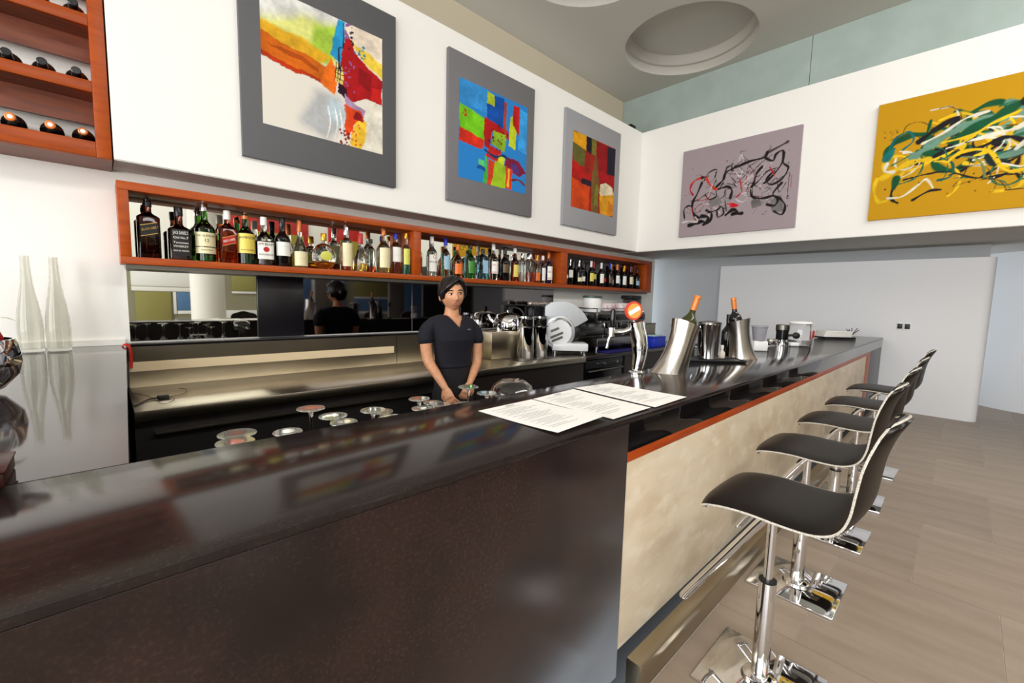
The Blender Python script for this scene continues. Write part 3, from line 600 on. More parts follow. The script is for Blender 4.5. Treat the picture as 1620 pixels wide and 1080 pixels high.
def text_mesh(body, size, r, z, sq, mname, slope=0.0, yaw=0.0, off=.0022, maxw=None):
    cu = bpy.data.curves.new('txt', 'FONT'); cu.body = body; cu.size = 1; cu.align_x = 'CENTER'; cu.align_y = 'CENTER'; cu.resolution_u = 2
    o = bpy.data.objects.new('txt', cu); C.objects.link(o); bpy.context.view_layer.update()
    me = bpy.data.meshes.new_from_object(o.evaluated_get(bpy.context.evaluated_depsgraph_get())); bpy.data.objects.remove(o); bpy.data.curves.remove(cu)
    xs = [v.co.x for v in me.vertices]; wd = (max(xs)-min(xs)) or 1
    sx = size if maxw is None else min(size, maxw/wd)
    me2 = me
    for v in me2.vertices:
        s_ = v.co.x*sx; t = -pi/2+yaw+s_/r; k = r*cross(t, sq)+off; v.co = Vector((k*math.cos(t), k*math.sin(t), z+v.co.y*size+slope*s_/r))
    me2.materials.clear(); me2.materials.append(mname); me2.name = 'lettering'; return me2
def add_text(parent, body, size, r, z, sq, m, **k):
    o = bpy.data.objects.new('lettering', text_mesh(body, size, r, z, sq, m, **k)); C.objects.link(o); o.parent = parent; return o
ink_k, ink_w, ink_g, ink_r = sol('ink_black', (22, 20, 20)), sol('ink_white', (236, 232, 222)), sol('ink_gold', (196, 160, 80), .3, .6), sol('ink_red', (180, 30, 34))
lab_w, lab_cr, lab_k, lab_y, lab_r = sol('label_white', (238, 236, 226)), sol('label_cream', (226, 216, 172)), sol('label_black', (22, 20, 22)), sol('label_yellow', (226, 204, 90)), sol('label_red', (176, 30, 22))
lab_o, lab_g, lab_b, lab_gr, lab_br, lab_yg = sol('label_orange', (230, 110, 30)), sol('label_green', (60, 130, 40)), sol('label_pale_blue', (150, 190, 214)), sol('label_grey', (170, 168, 158)), sol('label_brown', (96, 70, 40)), sol('label_lime', (206, 206, 90))
cap_k, cap_w, cap_g, cap_s, cap_r = sol('cap_black', (20, 18, 20), .3), sol('cap_white', (236, 234, 228), .35), sol('cap_gold', (200, 150, 50), .3, .8), sol('cap_silver', (200, 200, 204), .2, 1), sol('cap_red', (180, 34, 28), .35)
cap_b, cap_c, cap_o, cap_p = sol('cap_blue', (30, 40, 170), .35), sol('cap_copper', (190, 110, 60), .35, .5), sol('cap_orange', (226, 120, 40), .35), sol('cap_purple', (90, 50, 90), .35)
liq = {k: mat('liquid_'+k, S(*c), 0.0, trans=.85, ior=1.33) for k, c in dict(amber=(206, 120, 30), gold=(226, 186, 90), red=(200, 80, 40), green=(60, 190, 150), brown=(90, 44, 16), water=(235, 240, 236), orange=(236, 110, 20)).items()}
def bottle(x, y, h, r, gm, label, cap, capf=.14, hb=.60, hs=.16, nr=None, sq=0.0, labs=(), shape='std', liquid=None, group='bottles on the wall shelf', pour=False, cat='bottle', z=1.3005, name='spirit_bottle', yaw=0.0, flat=1.0):
    t = thing(name, label, cat, (x, y, z), yaw, group); nr = nr or r*.36
    pr = bottle_prof(h, r, hb, hs, nr, shape); mb = MB()
    if sq: 
        n = 32; vs = []; fs = []
        for (rr, zz) in pr:
            f = min(1, max(0, (rr-nr)/(r-nr+1e-6)))
            for i in range(n):
                a = 2*pi*i/n; k = rr*(1+(cross(a, sq)-1)*f); vs.append((k*math.cos(a), k*math.sin(a)*flat, zz))
        for j in range(len(pr)-1):
            for i in range(n): fs.append((j*n+i, j*n+(i+1) % n, (j+1)*n+(i+1) % n, (j+1)*n+i))
        fs.append(tuple(range(n-1, -1, -1))); fs.append(tuple((len(pr)-1)*n+i for i in range(n))); mb.add(vs, fs)
    else: mb.lathe(pr, 24)
    if flat != 1 and not sq: mb.v = [(a, b_*flat, c) for a, b_, c in mb.v]
    bo = mb.build('glass_body', gm, t)
    if liquid:
        lm, lv = liquid; lp = [(max(rr-.0035, .002), max(zz, .005)) for rr, zz in pr if zz < h*lv]+[(max(r-.0035, .002) if lv <= hb and shape == 'std' else max([rr for rr, zz in pr if zz <= h*lv][-1]-.004, .004), h*lv)]
        m2 = MB().lathe(lp, 20); m2.v = [(a, b_*flat, c) for a, b_, c in m2.v]; m2.build('liquid', lm, t)
    cr = nr*1.12; m2 = MB(); m2.lathe([(cr, h*(1-capf)), (cr*1.02, h*(1-capf)+.004), (cr, h-.004), (cr*.9, h)], 16)
    if pour: m2 = MB(); m2.lathe([(nr*1.15, h*(1-capf)), (nr*1.15, h*(1-capf*.55)), (nr*.6, h*(1-capf*.45)), (nr*.45, h*.99)], 12); m2.box(nr*.1, nr*.6, -nr*.2, nr*.2, h*.955, h)
    m2.build('cap', cap, t)
    for L in labs:
        z0, z1, a, lm = L[:4]; slope = L[4] if len(L) > 4 else 0; txt = L[5] if len(L) > 5 else ()
        p = patch(r, z0*h, z1*h, -a, a, sq*.999, slope); p.v = [(q[0], q[1]*flat-(0.001 if flat != 1 else 0), q[2]) for q in p.v]
        lo = p.build('label', lm, t)
        for T in txt:
            add_text(lo, T[0], T[1]*h, r, T[2]*h, sq, T[3], slope=slope/(2*a) if slope else 0, maxw=2*a*r*.9)
    return t
M_ = .0046
BY = 3.27
# left bay
bottle(.215, BY, .345, .052, g_red, 'tall square whisky bottle with slanted black label, first in left bay', cap_k, .16, .66, .10, .017, sq=.7, flat=.8, pour=True,
       labs=[(.385, .55, .62, lab_k, .022, (('BLACK LABEL', .055, .475, ink_g),)), (.375, .388, .63, ink_g, .022), (.548, .561, .63, ink_g, .022)], liquid=(liq['brown'], .55))
bottle(.355, BY, .312, .056, g_red, 'square whiskey bottle with black label and white lettering', cap_k, .17, .56, .12, .019, sq=.75,
       labs=[(.08, .56, .62, lab_k, 0, (("JACK DANIEL'S", .085, .50, ink_w), ('Old No.7', .06, .41, ink_w), ('Tennessee', .055, .32, ink_w), ('WHISKEY', .055, .25, ink_w), ('SOUR MASH', .04, .17, ink_w)))], liquid=(liq['brown'], .5))
bottle(.481, BY, .352, .053, g_green, 'wide green whisky bottle with cream two part label', cap_s, .13, .56, .17, .018, labs=[(.26, .50, 1.25, lab_cr, 0, (('THE GLENLIVET', .045, .44, ink_k), ('12', .075, .36, ink_k))), (.14, .245, 1.25, lab_cr, 0, (('SINGLE MALT', .03, .20, ink_k),))])
bottle(.60, BY, .328, .050, g_amber, 'square whisky bottle with slanted red label and white cap', cap_w, .17, .64, .12, .017, sq=.7, flat=.8, labs=[(.36, .50, .62, lab_r, .024, (('RED LABEL', .06, .43, ink_w),)), (.35, .362, .63, ink_g, .024), (.50, .512, .63, ink_g, .024)], liquid=(liq['amber'], .6))
bottle(.70, BY, .336, .052, g_gin, 'green whiskey bottle with big yellow label', cap_c, .14, .56, .17, .018, pour=True, labs=[(.21, .58, 1.2, lab_y, 0, (('JAMESON', .07, .50, ink_k), ('IRISH WHISKEY', .035, .27, ink_k)))])
bottle(.806, BY, .318, .051, g_clear, 'bourbon bottle with white label and small red seal', cap_w, .17, .54, .17, .018, sq=.35, labs=[(.13, .48, .9, lab_w, 0, (('JIM BEAM', .075, .43, ink_k), ('BOURBON', .05, .22, ink_k), ('\u25CF', .14, .32, ink_r)))], liquid=(liq['brown'], .5))
bottle(.918, BY, .330, .048, g_black, 'near black bottle with white front label in left bay', cap_k, .18, .56, .18, .017, labs=[(.22, .50, 1.1, lab_w, 0, (('\u2014\u2014\u2014', .05, .42, ink_g),))])
bottle(1.029, BY, .328, .051, g_clear, 'cone shaped clear bottle with copper top and cream label', cap_c, .24, nr=.014, shape='cone', labs=[(.04, .34, 1.0, lab_cr, 0, (('\u2014\u2014\u2014', .05, .2, ink_g),))], liquid=(liq['gold'], .3))
bottle(1.19, BY-.01, .258, .088, g_clear, 'round flask shaped clear bottle with lime label and gold top', cap_g, .20, .72, nr=.018, shape='round', flat=.55, liquid=(liq['amber'], .22), labs=[])
_t = bpy.data.objects['spirit_bottle.008']; m2 = MB().ell((0, -.052, .095), .042, .004, .034, 20, 8); m2.build('label', lab_yg, _t)
bottle(1.362, BY, .342, .042, g_clear, 'tall clear bottle with long cream label and silver top', cap_s, .22, .62, .10, .017, labs=[(.10, .60, 1.1, lab_cr, 0, (('\u2014\u2014\u2014', .06, .48, ink_g),))], liquid=(liq['red'], .18))
bottle(1.47, BY, .290, .049, g_clear, 'clear tapering bottle with bright red wax cap', cap_r, .27, nr=.017, shape='cone', labs=[], liquid=(liq['gold'], .22))
bottle(1.568, BY+.03, .262, .036, g_clear, 'short clear bottle with small black cap', cap_k, .13, .66, .14, .014, labs=[], liquid=(liq['red'], .18))
bottle(1.653, BY-.02, .350, .048, g_clear, 'tall clear bottle with beige label and copper capsule', cap_c, .16, .56, .17, .017, labs=[(.12, .56, 1.1, lab_cr, 0, (('\u2014\u2014', .08, .36, ink_k),))], liquid=(liq['gold'], .3))
bottle(1.769, BY, .325, .045, g_clear, 'clear bottle with whitish label over red liquid', cap_b, .14, .66, .14, .016, labs=[(.30, .66, 1.0, lab_w, 0, (('\u2014\u2014', .08, .46, ink_k),))], liquid=(liq['red'], .3))
bottle(1.846, BY-.03, .335, .034, g_clear, 'slim bottle with yellow cap and lime label by the upright', cap_g, .12, .60, .14, .013, labs=[(.24, .62, 1.0, lab_yg, 0, (('\u2014\u2014', .08, .46, ink_g),))], liquid=(liq['green'], .3))
# middle bay
bottle(2.117, BY, .342, .044, g_clear, 'clear rum bottle with white label, first in middle bay', cap_w, .18, .60, .16, .016, labs=[(.12, .54, 1.1, lab_w, 0, (('BACARDI', .07, .36, ink_k), ('\u25CF', .12, .48, ink_r)))], liquid=(liq['water'], .5))
bottle(2.26, BY, .340, .042, g_clear, 'clear vodka bottle with blue cap', cap_b, .18, .58, .18, .015, labs=[(.20, .54, .8, lab_b, 0, ())])
bottle(2.393, BY, .300, .046, glass('orange', (226, 120, 40)), 'orange bottle with orange label behind the bartender', cap_o, .16, .50, .24, .016, labs=[(.12, .42, 1.1, lab_o, 0, (('\u2014\u2014', .08, .3, ink_w),))])
bottle(2.539, BY, .312, .045, g_ltgreen, 'bright green gin bottle with green label', cap_k, .12, .58, .18, .018, labs=[(.16, .52, .9, lab_g, 0, (('\u2014\u2014', .08, .4, ink_w),))])
bottle(2.693, BY, .292, .046, g_blue, 'pale blue square gin bottle', cap_k, .13, .72, .12, .017, sq=.6, labs=[(.2, .62, .6, lab_b, 0, ())])
bottle(2.828, BY, .350, .050, g_clear, 'tall clear bottle with white and red label and pale capsule', cap_w, .17, .56, .2, .016, labs=[(.18, .52, 1.0, lab_w, 0, ()), (.18, .24, 1.01, ink_r, 0, ()), (.40, .44, 1.01, ink_r, 0, ())])
bottle(2.981, BY, .338, .050, g_black, 'black bottle with olive brown label and black cap', cap_k, .2, .54, .2, .017, labs=[(.24, .48, 1.0, lab_br, 0, ())])
bottle(3.122, BY, .340, .040, g_red, 'dark red bottle with yellow label and white cap', cap_w, .15, .56, .2, .016, labs=[(.14, .50, 1.0, lab_y, 0, ())])
bottle(3.234, BY, .297, .042, g_clear, 'pale clear unlabelled bottle left of the square decanter', cap_s, .15, .72, .1, .018, labs=[], liquid=(liq['water'], .6))
bottle(3.338, BY, .305, .052, g_clear, 'square clear decanter with pink liquid', cap_s, .2, .70, .1, .028, sq=.5, labs=[], liquid=(liq['red'], .36))
bottle(3.456, BY, .300, .038, g_clear, 'small bottle with gold top and orange label', cap_g, .2, .5, .24, .014, labs=[(.08, .36, 1.0, lab_o, 0, ())], liquid=(liq['orange'], .3))
bottle(3.547, BY, .300, .034, g_clear, 'clear bottle with white cap and narrow white label', cap_w, .16, .6, .18, .014, labs=[(.1, .55, .9, lab_w, 0, ())])
bottle(3.643, BY, .350, .046, g_clear, 'tall clear bottle with cream capsule and red striped label', cap_c, .2, .56, .18, .016, labs=[(.12, .54, 1.0, lab_w, 0, ()), (.14, .2, 1.01, ink_r, 0, ()), (.34, .4, 1.01, ink_r, 0, ())])
bottle(3.721, BY+.05, .255, .030, g_navy, 'navy blue bottle at the right end of the middle bay', cap_b, .15, .62, .18, .014, labs=[])
# right bay: wine
wines = [(3.92, g_dkgreen, cap_k, lab_cr, .24, .36, 'green wine bottle with small cream label, first in right bay'), (4.06, g_black, cap_s, lab_w, .3, .58, 'dark wine bottle with tall white label, second in right bay'),
 (4.18, g_black, cap_s, lab_cr, .16, .32, 'dark wine bottle with low cream label, third in right bay'), (4.30, g_black, cap_k, lab_w, .18, .36, 'dark wine bottle with small white label and black capsule'),
 (4.42, g_black, cap_w, lab_y, .2, .52, 'dark wine bottle with bright yellow label and white capsule'), (4.525, g_black, cap_r, lab_yg, .3, .5, 'dark wine bottle with lime label and red capsule'),
 (4.635, g_black, cap_w, lab_w, .16, .54, 'dark wine bottle with tall white label and white capsule'), (4.745, g_black, cap_k, lab_r, .24, .38, 'dark wine bottle with round red label and black capsule'),
 (4.835, g_black, cap_b, lab_br, .18, .42, 'dark wine bottle with brown label and blue capsule'), (4.915, g_black, cap_g, lab_gr, .14, .34, 'dark wine bottle with grey label and gold capsule'),
 (4.995, g_black, cap_o, lab_w, .2, .52, 'dark wine bottle with white label and orange capsule'), (5.075, g_black, cap_p, lab_b, .16, .4, 'dark wine bottle with pale blue label and purple capsule'),
 (5.16, g_black, cap_g, lab_w, .16, .54, 'dark wine bottle with tall white label and gold capsule'), (5.245, g_black, cap_c, lab_br, .12, .34, 'dark wine bottle with brown label and copper capsule'),
 (5.33, g_black, cap_p, lab_cr, .2, .52, 'dark wine bottle with cream label and purple capsule'), (5.415, g_black, cap_c, lab_gr, .2, .44, 'dark wine bottle with grey label and copper capsule'),
 (5.50, g_black, cap_k, lab_b, .18, .38, 'dark wine bottle with pale blue label and black capsule'), (5.575, g_black, cap_r, lab_w, .16, .56, 'dark wine bottle with white label and red capsule by the end upright')]
for k, (x, gm, cp, lm, z0, z1, lb) in enumerate(wines):
    h = (.312, .305, .30, .318, .31)[k % 5]
    bottle(x, BY+(.03 if k % 2 else -.01), h, .0385, gm, lb, cp, .24, .58, .16, .0135, labs=[(z0, z1, 1.15, lm, 0, ())], name='wine_bottle', group='wine bottles in the right bay')
# wine rack bottles lying down, necks to the front
def lying(x, z, label, foil):
    t = thing('wine_bottle', label, 'bottle', (x, 3.14, z), 0, 'wine bottles lying in the rack')
    R = Matrix.Rotation(pi/2, 4, 'X') @ Matrix.Rotation(0, 4, 'Z')
    M1 = Matrix.Rotation(pi/2, 4, 'X')
    mb = MB(); mb.lathe([(.042, -.24), (.044, -.235), (.044, -.10)]+[(smooth(.044, .017, k/6), -.10+.055*k/6) for k in range(1, 7)]+[(.017, -.01)], 20, M=M1); mb.build('glass_body', g_black, t)
    mb = MB(); mb.lathe([(.0182, -.045), (.0185, .018), (.0182, .020)], 16, M=M1); mb.build('capsule', cap_k, t)
    mb = MB(); mb.lathe([(.0186, .0201), (.0186, .026), (.015, .029)], 16, M=M1); mb.build('capsule_end', foil, t)
    if foil is not cap_k: MB().lathe([(.010, .0291), (.009, .0305)], 12, M=M1).build('foil_disc', cap_w, t)
for k, (x, z) in enumerate([(-.261, 2.17), (-.150, 2.17), (-.035, 2.17), (-.265, 1.866+.02), (-.138, 1.886), (-.026, 1.886), (-.15, 2.486), (-.03, 2.486), (-.38, 2.17), (-.39, 1.886)]):
    nm = ['third from the right, middle row', 'second from the right, middle row', 'nearest the post, middle row', 'third from the right, lowest row', 'second from the right, lowest row', 'nearest the post, lowest row', 'second from the right, top row', 'nearest the post, top row', 'fourth from the right, middle row', 'fourth from the right, lowest row'][k]
    lying(x, z+.0125, 'dark wine bottle lying in the rack, '+nm, [cap_k, cap_k, cap_k, cap_o, cap_o, cap_c, cap_k, cap_k, cap_k, cap_o][k])
# ------------------------------------------------------------------ things on the side counter
va = thing('glass_vase', 'tall smoky bottle shaped glass vase by the wall, left of the pair', 'vase', (-.268, 3.24, ZT+.0005), 0, 'pair of bottle vases')
op = [(.043, 0), (.046, .008), (.047, .05), (.0475, .11), (.045, .17), (.037, .24), (.029, .29), (.023, .34), (.0195, .39), (.0175, .44), (.0165, .478)]
ip = [(r_-.003, max(z_, .014)) for r_, z_ in op[::-1]]; mb = MB()
mb.lathe(op+ip, 32, cap=True); mb.build('vase_body', vase_gl, va)
va2 = dup(va, (-.170, 3.235, ZT+.0005), 0, 'tall smoky bottle shaped glass vase by the wall, right of the pair')
bo = thing('metal_fruit_bowl', 'polished steel bowl at the left edge of the side counter', 'bowl', (-.328, 2.02, ZT+.0005))
mb = MB(); mb.lathe([(.06, 0), (.10, .015), (.135, .06), (.142, .10), (.135, .15), (.128, .165), (.122, .165), (.13, .13), (.132, .09), (.10, .03), (.02, .02)], 36); mb.build('bowl', chrome, bo)
ap_red = mat('apple_red', S(170, 20, 24), .3, noise=(9, 4, S(206, 120, 30), .55, .8, I3)); leafm = mat('leaf', S(130, 140, 40), .5)
def fruit(x, y, z, r, lb, m):
    t = thing('apple', lb, 'fruit', (x, y, z)); mb = MB()
    mb.lathe([(r*.25, -r*.82), (r*.7, -r*.75), (r*.98, -r*.2), (r, .1*r), (r*.8, r*.66), (r*.4, r*.84), (r*.08, r*.66)], 20); mb.build('flesh', m, t)
    mb = MB(); mb.tube([(0, 0, r*.66), (r*.05, 0, r*.95), (r*.18, 0, r*1.15)], .004, 6); mb.build('stem', wood_brown, t)
    mb = MB(); mb.grid(lambda u, v: (.02+u*.06, (v-.5)*.03*math.sin(pi*min(max(u, .02), .98)), r*1.0+.015*math.sin(u*3)), 6, 3); mb.build('leaf', leafm, t)
fruit(-.274, 2.03, ZT+.165, .05, 'red apple with a leaf heaped on top of the steel bowl', ap_red)
fruit(-.378, 2.03, ZT+.165, .05, 'red apple at the back of the steel bowl', ap_red)
fruit(-.262, 1.58, ZT+.041, .048, 'red and yellow apple standing in front of the steel bowl', mat('apple_mixed', S(180, 50, 24), .35, noise=(7, 4, S(214, 160, 50), .48, .6, I3)))
bx = thing('wooden_box', 'low dark red wooden box at the left end of the bar top', 'box', (-.213, 1.105, ZT+.0005))
mb = MB().box(-.11, .085, -.06, .055, 0, .024, bev=.003); mb.build('box_body', mat('dark_red_wood', S(46, 14, 13), .35), bx)
mb = MB().box(-.112, .087, -.062, .057, .0243, .030, bev=.002); mb.build('lid', mat('dark_red_lid', S(56, 17, 15), .35), bx)
# ------------------------------------------------------------------ things on the bar top
ZB = ZT+.0006
def sheet(pts, label, z, curl):
    (ax, ay), (bx_, by), (cx_, cy), (dx, dy) = pts   # back-left, front-left, front-right, back-right
    t = thing('menu_sheet', label, 'menu', ((ax+cx_)/2, (ay+cy)/2, z), 0, 'menus on the bar top'); L = t.location
    def P_(u, v, dz=0): 
        x = (ax*(1-u)+dx*u)*(1-v)+(bx_*(1-u)+cx_*u)*v; y = (ay*(1-u)+dy*u)*(1-v)+(by*(1-u)+cy*u)*v
        return (x-L[0], y-L[1], .0006+dz+curl*(v**3)*(.5+.5*u))
    MB().grid(lambda u, v: P_(u, v), 8, 12).build('paper', paper_m, t)
    mb = MB(); r = random.Random(int(ax*1000))
    for k in range(22):
        v = .10+.036*k; u0 = .12+.5*(k % 2)*r.random()*.3; u1 = u0+.25+.4*r.random()
        if k % 6 == 1: continue
        mb.add([P_(u0, v, .0007), P_(u1, v, .0007), P_(u1, v+.007, .0007), P_(u0, v+.007, .0007)], [(0, 1, 2, 3)])
    mb.add([P_(.42, .04, .0007), P_(.58, .04, .0007), P_(.58, .065, .0007), P_(.42, .065, .0007)], [(0, 1, 2, 3)])
    o = mb.build('print', print_m, t); o['kind'] = 'stuff'
sheet([(.773, .949), (.783, .655), (.998, .660), (1.003, .955)], 'white menu sheet on the bar top, nearest the camera', ZB, .012)
sheet([(1.008, .955), (1.005, .645), (1.205, .643), (1.245, .975)], 'white menu sheet in the middle of the three on the bar', ZB+.0003, .004)
sheet([(1.262, .985), (1.226, .640), (1.448, .641), (1.455, .955)], 'white menu sheet nearest the wine cooler', ZB+.0006, .003)
def cooler(x, y, lean, label):
    t = thing('wine_cooler', label, 'wine cooler', (x, y, ZB), RH); n = 40
    secs = [(0, .084, .066, 0), (.010, .080, .064, .004), (.05, .070, .060, .022), (.10, .0625, .058, .040), (.15, .060, .057, .054), (.195, .0625, .058, .064), (.228, .067, .061, .071)]
    vs = []; 
    for inner in (0, 1):
        for (z, ra, rb, dx) in (secs if not inner else secs[::-1][:-2]):
            for i in range(n):
                a = 2*pi*i/n; k = .004*inner; cut = (-.026*math.cos(a)*lean-.01*math.sin(a)) if z > .22 else 0
                vs.append((lean*dx+(ra-k)*math.cos(a), (rb-k)*math.sin(a), z+cut))
    L = len(secs)+len(secs)-2; fs = [(j*n+i, j*n+(i+1) % n, (j+1)*n+(i+1) % n, (j+1)*n+i) for j in range(L-1) for i in range(n)]
    fs += [tuple(range(n-1, -1, -1)), tuple((L-1)*n+i for i in range(n))]
    MB().add(vs, fs).build('cooler_body', satin, t, ang=50)
    return t
cooler(1.915, .945, 1.0, 'flared satin steel wine cooler leaning right, nearest the menus')
cooler(2.83, .925, -.62, 'flared satin steel wine cooler leaning left, farther along the bar')
def cool_bottle(x, y, dx, tilt, z, label, gm):
    t = thing('wine_bottle', label, 'bottle', (x, y, z), RH); M = Matrix.Translation((dx, 0, 0)) @ Matrix.Rotation(tilt, 4, 'Y')
    mb = MB(); mb.lathe([(.033, 0), (.036, .006), (.036, .185)]+[(smooth(.036, .0135, k/7), .185+.05*k/7) for k in range(1, 8)]+[(.0132, .30)], 24, M=M); mb.build('glass_body', gm, t)
    mb = MB(); mb.lathe([(.0145, .243), (.0142, .296), (.0158, .297), (.0158, .308), (.0145, .312)], 18, M=M); mb.build('capsule', mat('orange_foil', S(206, 122, 58), .35, .2), t)
    mb = MB(); mb.add(*(lambda g: (g.v, g.f))(patch(.0363, .07, .165, -1.1, 1.1, 0))); mb.v = [M @ Vector(p) for p in mb.v]; mb.build('label', lab_w, t)
cool_bottle(1.915, .945, .0305, .28, ZB+.060, 'green white wine bottle with orange capsule in the nearer cooler', mat('olive_bottle', S(52, 54, 22), .08))
cool_bottle(2.83, .925, -.032, -.17, ZB+.058, 'dark red wine bottle with orange capsule in the farther cooler', g_black)
tr = thing('black_tray', 'black tray under the ice bucket between the coolers', 'tray', (2.52, .99, ZB), RH)
MB().box(-.16, .17, -.06, .10, 0, .008, bev=.003).build('tray_base', black_rub, tr)
mb = MB(); 
for a in (((-.16, -.06), (.17, -.06)), ((.17, -.06), (.17, .10)), ((.17, .10), (-.16, .10)), ((-.16, .10), (-.16, -.06))): mb.tube([(a[0][0], a[0][1], .008), (a[1][0], a[1][1], .008)], .005, 6)
mb.build('rim', black_rub, tr)
ib = thing('ice_bucket', 'cylindrical polished steel ice bucket with dark lid between the coolers', 'bucket', (2.505, 1.005, ZB+.0135), RH)
MB().lathe([(.052, 0), (.056, .004), (.060, .19), (.0625, .193), (.0625, .199), (.058, .199)], 40).build('bucket_body', chrome, ib)
MB().lathe([(.0615, .1995), (.0615, .208), (.03, .214), (.012, .216)], 32).build('lid', steel_dk, ib)
mb = MB(); mb.tube(bez([(-.062, 0, .18), (-.085, -.01, .13), (-.092, -.012, .08), (-.07, -.012, .06)]), .004, 6); mb.build('handle', chrome, ib)
sb = thing('small_bottle', 'small pale stoppered bottle on the tray right of the ice bucket', 'bottle', (2.60, .965, ZB+.0135))
MB().lathe([(.016, 0), (.018, .004), (.018, .032), (.008, .045), (.008, .055)], 16).build('glass_body', mat('frosted_bottle', S(214, 204, 190), .3), sb); MB().lathe([(.009, .055), (.010, .075)], 12).build('cap', cap_w, sb)
dk = thing('wine_bottle', 'dark wine bottle standing behind the tray by the farther cooler', 'bottle', (2.86, 1.03, ZB))
MB().lathe([(.038, 0), (.040, .006), (.040, .15)]+[(smooth(.040, .015, k/6), .15+.05*k/6) for k in range(1, 7)]+[(.015, .26)], 20).build('glass_body', g_black, dk); MB().lathe([(.017, .215), (.017, .262)], 14).build('capsule', cap_k, dk); patch(.04, .04, .11, -1, 1, 0).build('label', sol('label_slate', (70, 74, 80)), dk)
bl = thing('card_holder', 'small black card holder standing behind the farther cooler', 'holder', (2.90, 1.03, ZB+.19), RH)
bl.location = (3.02, 1.02, ZB)
MB().box(-.02, .02, -.02, .02, 0, .01, bev=.003).build('base', black_rub, bl); mb = MB(); mb.tube([(0, 0, .01), (0, 0, .17)], .006, 8); mb.build('stem', black_rub, bl)
MB().box(-.028, .028, -.01, .01, .16, .222, bev=.004, M=Matrix.Rotation(.35, 4, 'Y') @ Matrix.Translation((-.06, 0, 0))).build('card', black_rub, bl)
wc = thing('plastic_tub', 'grey tub on a white box at the back of the bar behind the coolers', 'tub', (3.42, 1.02, ZB), RH)
MB().box(-.05, .05, -.035, .035, 0, .07, bev=.006).build('box', white_pl, wc); MB().lathe([(.038, .071), (.05, .165), (.055, .168), (.055, .178), (.048, .178)], 24).build('tub', sol('grey_tub', (150, 150, 156)), wc)
# far end of the bar: juicer, jar, napkins
gj = thing('tamper_stand', 'small black and chrome tamper stand with side handle on the bar', 'coffee tool', (4.02, 1.03, ZB), RH)
MB().lathe([(.055, 0), (.055, .03), (.03, .036), (.03, .05)], 24).build('base', chrome, gj); MB().lathe([(.044, .05), (.044, .115), (.048, .118), (.048, .13)], 24).build('cup', black_gl, gj)
MB().lathe([(.049, .131), (.049, .168), (.043, .172)], 24).build('lid', steel_dk, gj)
mb = MB(); mb.tube([(.045, 0, .085), (.09, 0, .088)], .010, 8); mb.ell((.115, 0, .085), .03, .02, .028, 14, 8); mb.build('handle', black_rub, gj)
MB().box(-.11, -.052, -.02, .02, .0, .055, bev=.008).build('drawer', chrome, gj); MB().box(.058, .13, -.03, .03, 0, .03, bev=.008).build('tray', white_pl, gj)
ja = thing('storage_jar', 'clear glass storage jar with red side clip on the bar', 'jar', (4.235, .955, ZB), RH)
MB().lathe([(.082, 0), (.086, .006), (.086, .165), (.078, .178), (.078, .178), (.074, .178), (.074, .172), (.081, .16), (.081, .012), (.02, .010)], 32).build('jar_body', glass_c, ja)
MB().lathe([(.083, .1785), (.085, .186), (.075, .196), (.03, .200)], 32).build('lid', white_pl, ja)
mb = MB(); mb.tube([(.088, 0, .17), (.10, 0, .12), (.098, 0, .05)], .004, 6); mb.build('clip_wire', chrome, ja); MB().box(.094, .116, -.01, .01, .06, .125, bev=.005).build('clip', red_pl, ja)
MB().lathe([(.079, .0125), (.079, .045)], 24).build('contents', mat('grey_contents', S(150, 146, 140), .8), ja)
na = thing('napkin_stack', 'low stack of white napkins on a black holder near the bar end', 'napkins', (5.55, .915, ZB), RH)
MB().box(-.19, .13, -.08, .08, 0, .018, bev=.004).build('holder', black_rub, na)
for k in range(5): MB().box(-.20+.006*k, .09+.008*(k % 2), -.075, .075, .019+.0125*k, .030+.0125*k, bev=.003).build('napkin', paper_m, na)
mb = MB(); r = random.Random(3)
for k in range(9): a = r.random()*6; mb.tube(bez([(.13, 0, .018), (.14+.02*math.cos(a), .03*math.sin(a), .06), (.15+.05*math.cos(a), .06*math.sin(a), .07+.05*r.random())]), .004, 5)
mb.build('twigs', steel_dk, na)
# beer tower
tp = thing('beer_tap_tower', 'chrome curved beer tap tower with round red badge and black handle', 'beer tap', (1.775, 1.028, ZB), RH)
MB().lathe([(.036, 0), (.036, .005), (.030, .012)], 28).build('base', chrome, tp)
mb = MB(); mb.tube(bez([(0, 0, .012), (.006, 0, .05), (.010, 0, .10), (.006, 0, .155), (-.006, 0, .20), (-.014, 0, .235)]), [.025, .025, .026, .026]+[.027+.0008*k for k in range(10)]+[.036]*17, 20); mb.build('column', chrome, tp)
mb = MB(); mb.tube(bez([(-.012, .0, .215), (-.06, .005, .19), (-.10, .01, .185), (-.125, .012, .185)]), .014, 12); mb.lathe([(.017, -.02), (.017, .02)], 12, (-.122, .012, .185)); mb.build('faucet', chrome, tp)
mb = MB(); mb.tube(bez([(-.125, .012, .17), (-.132, .012, .15), (-.14, .012, .11)]), [.009]*8+[.007]*5, 10); mb.build('spout', chrome, tp)
mb = MB(); mb.lathe([(.009, .205), (.013, .22), (.013, .26), (.010, .285), (.004, .29)], 14, (-.118, .012, 0)); mb.build('tap_handle', black_gl, tp)
MB().lathe([(.006, .2), (.006, .212)], 10, (-.118, .012, 0)).build('tap_stem', chrome, tp)
Mb = Matrix.Translation((-.034, -.02, .285)) @ Matrix.Rotation(.25, 4, 'Z') @ Matrix.Rotation(pi/2, 4, 'X')
bd = MB().lathe([(.041, -.008), (.043, 0), (.041, .006)], 32, M=Mb).build('badge', mat('badge_red', S(206, 70, 50), .3), tp)
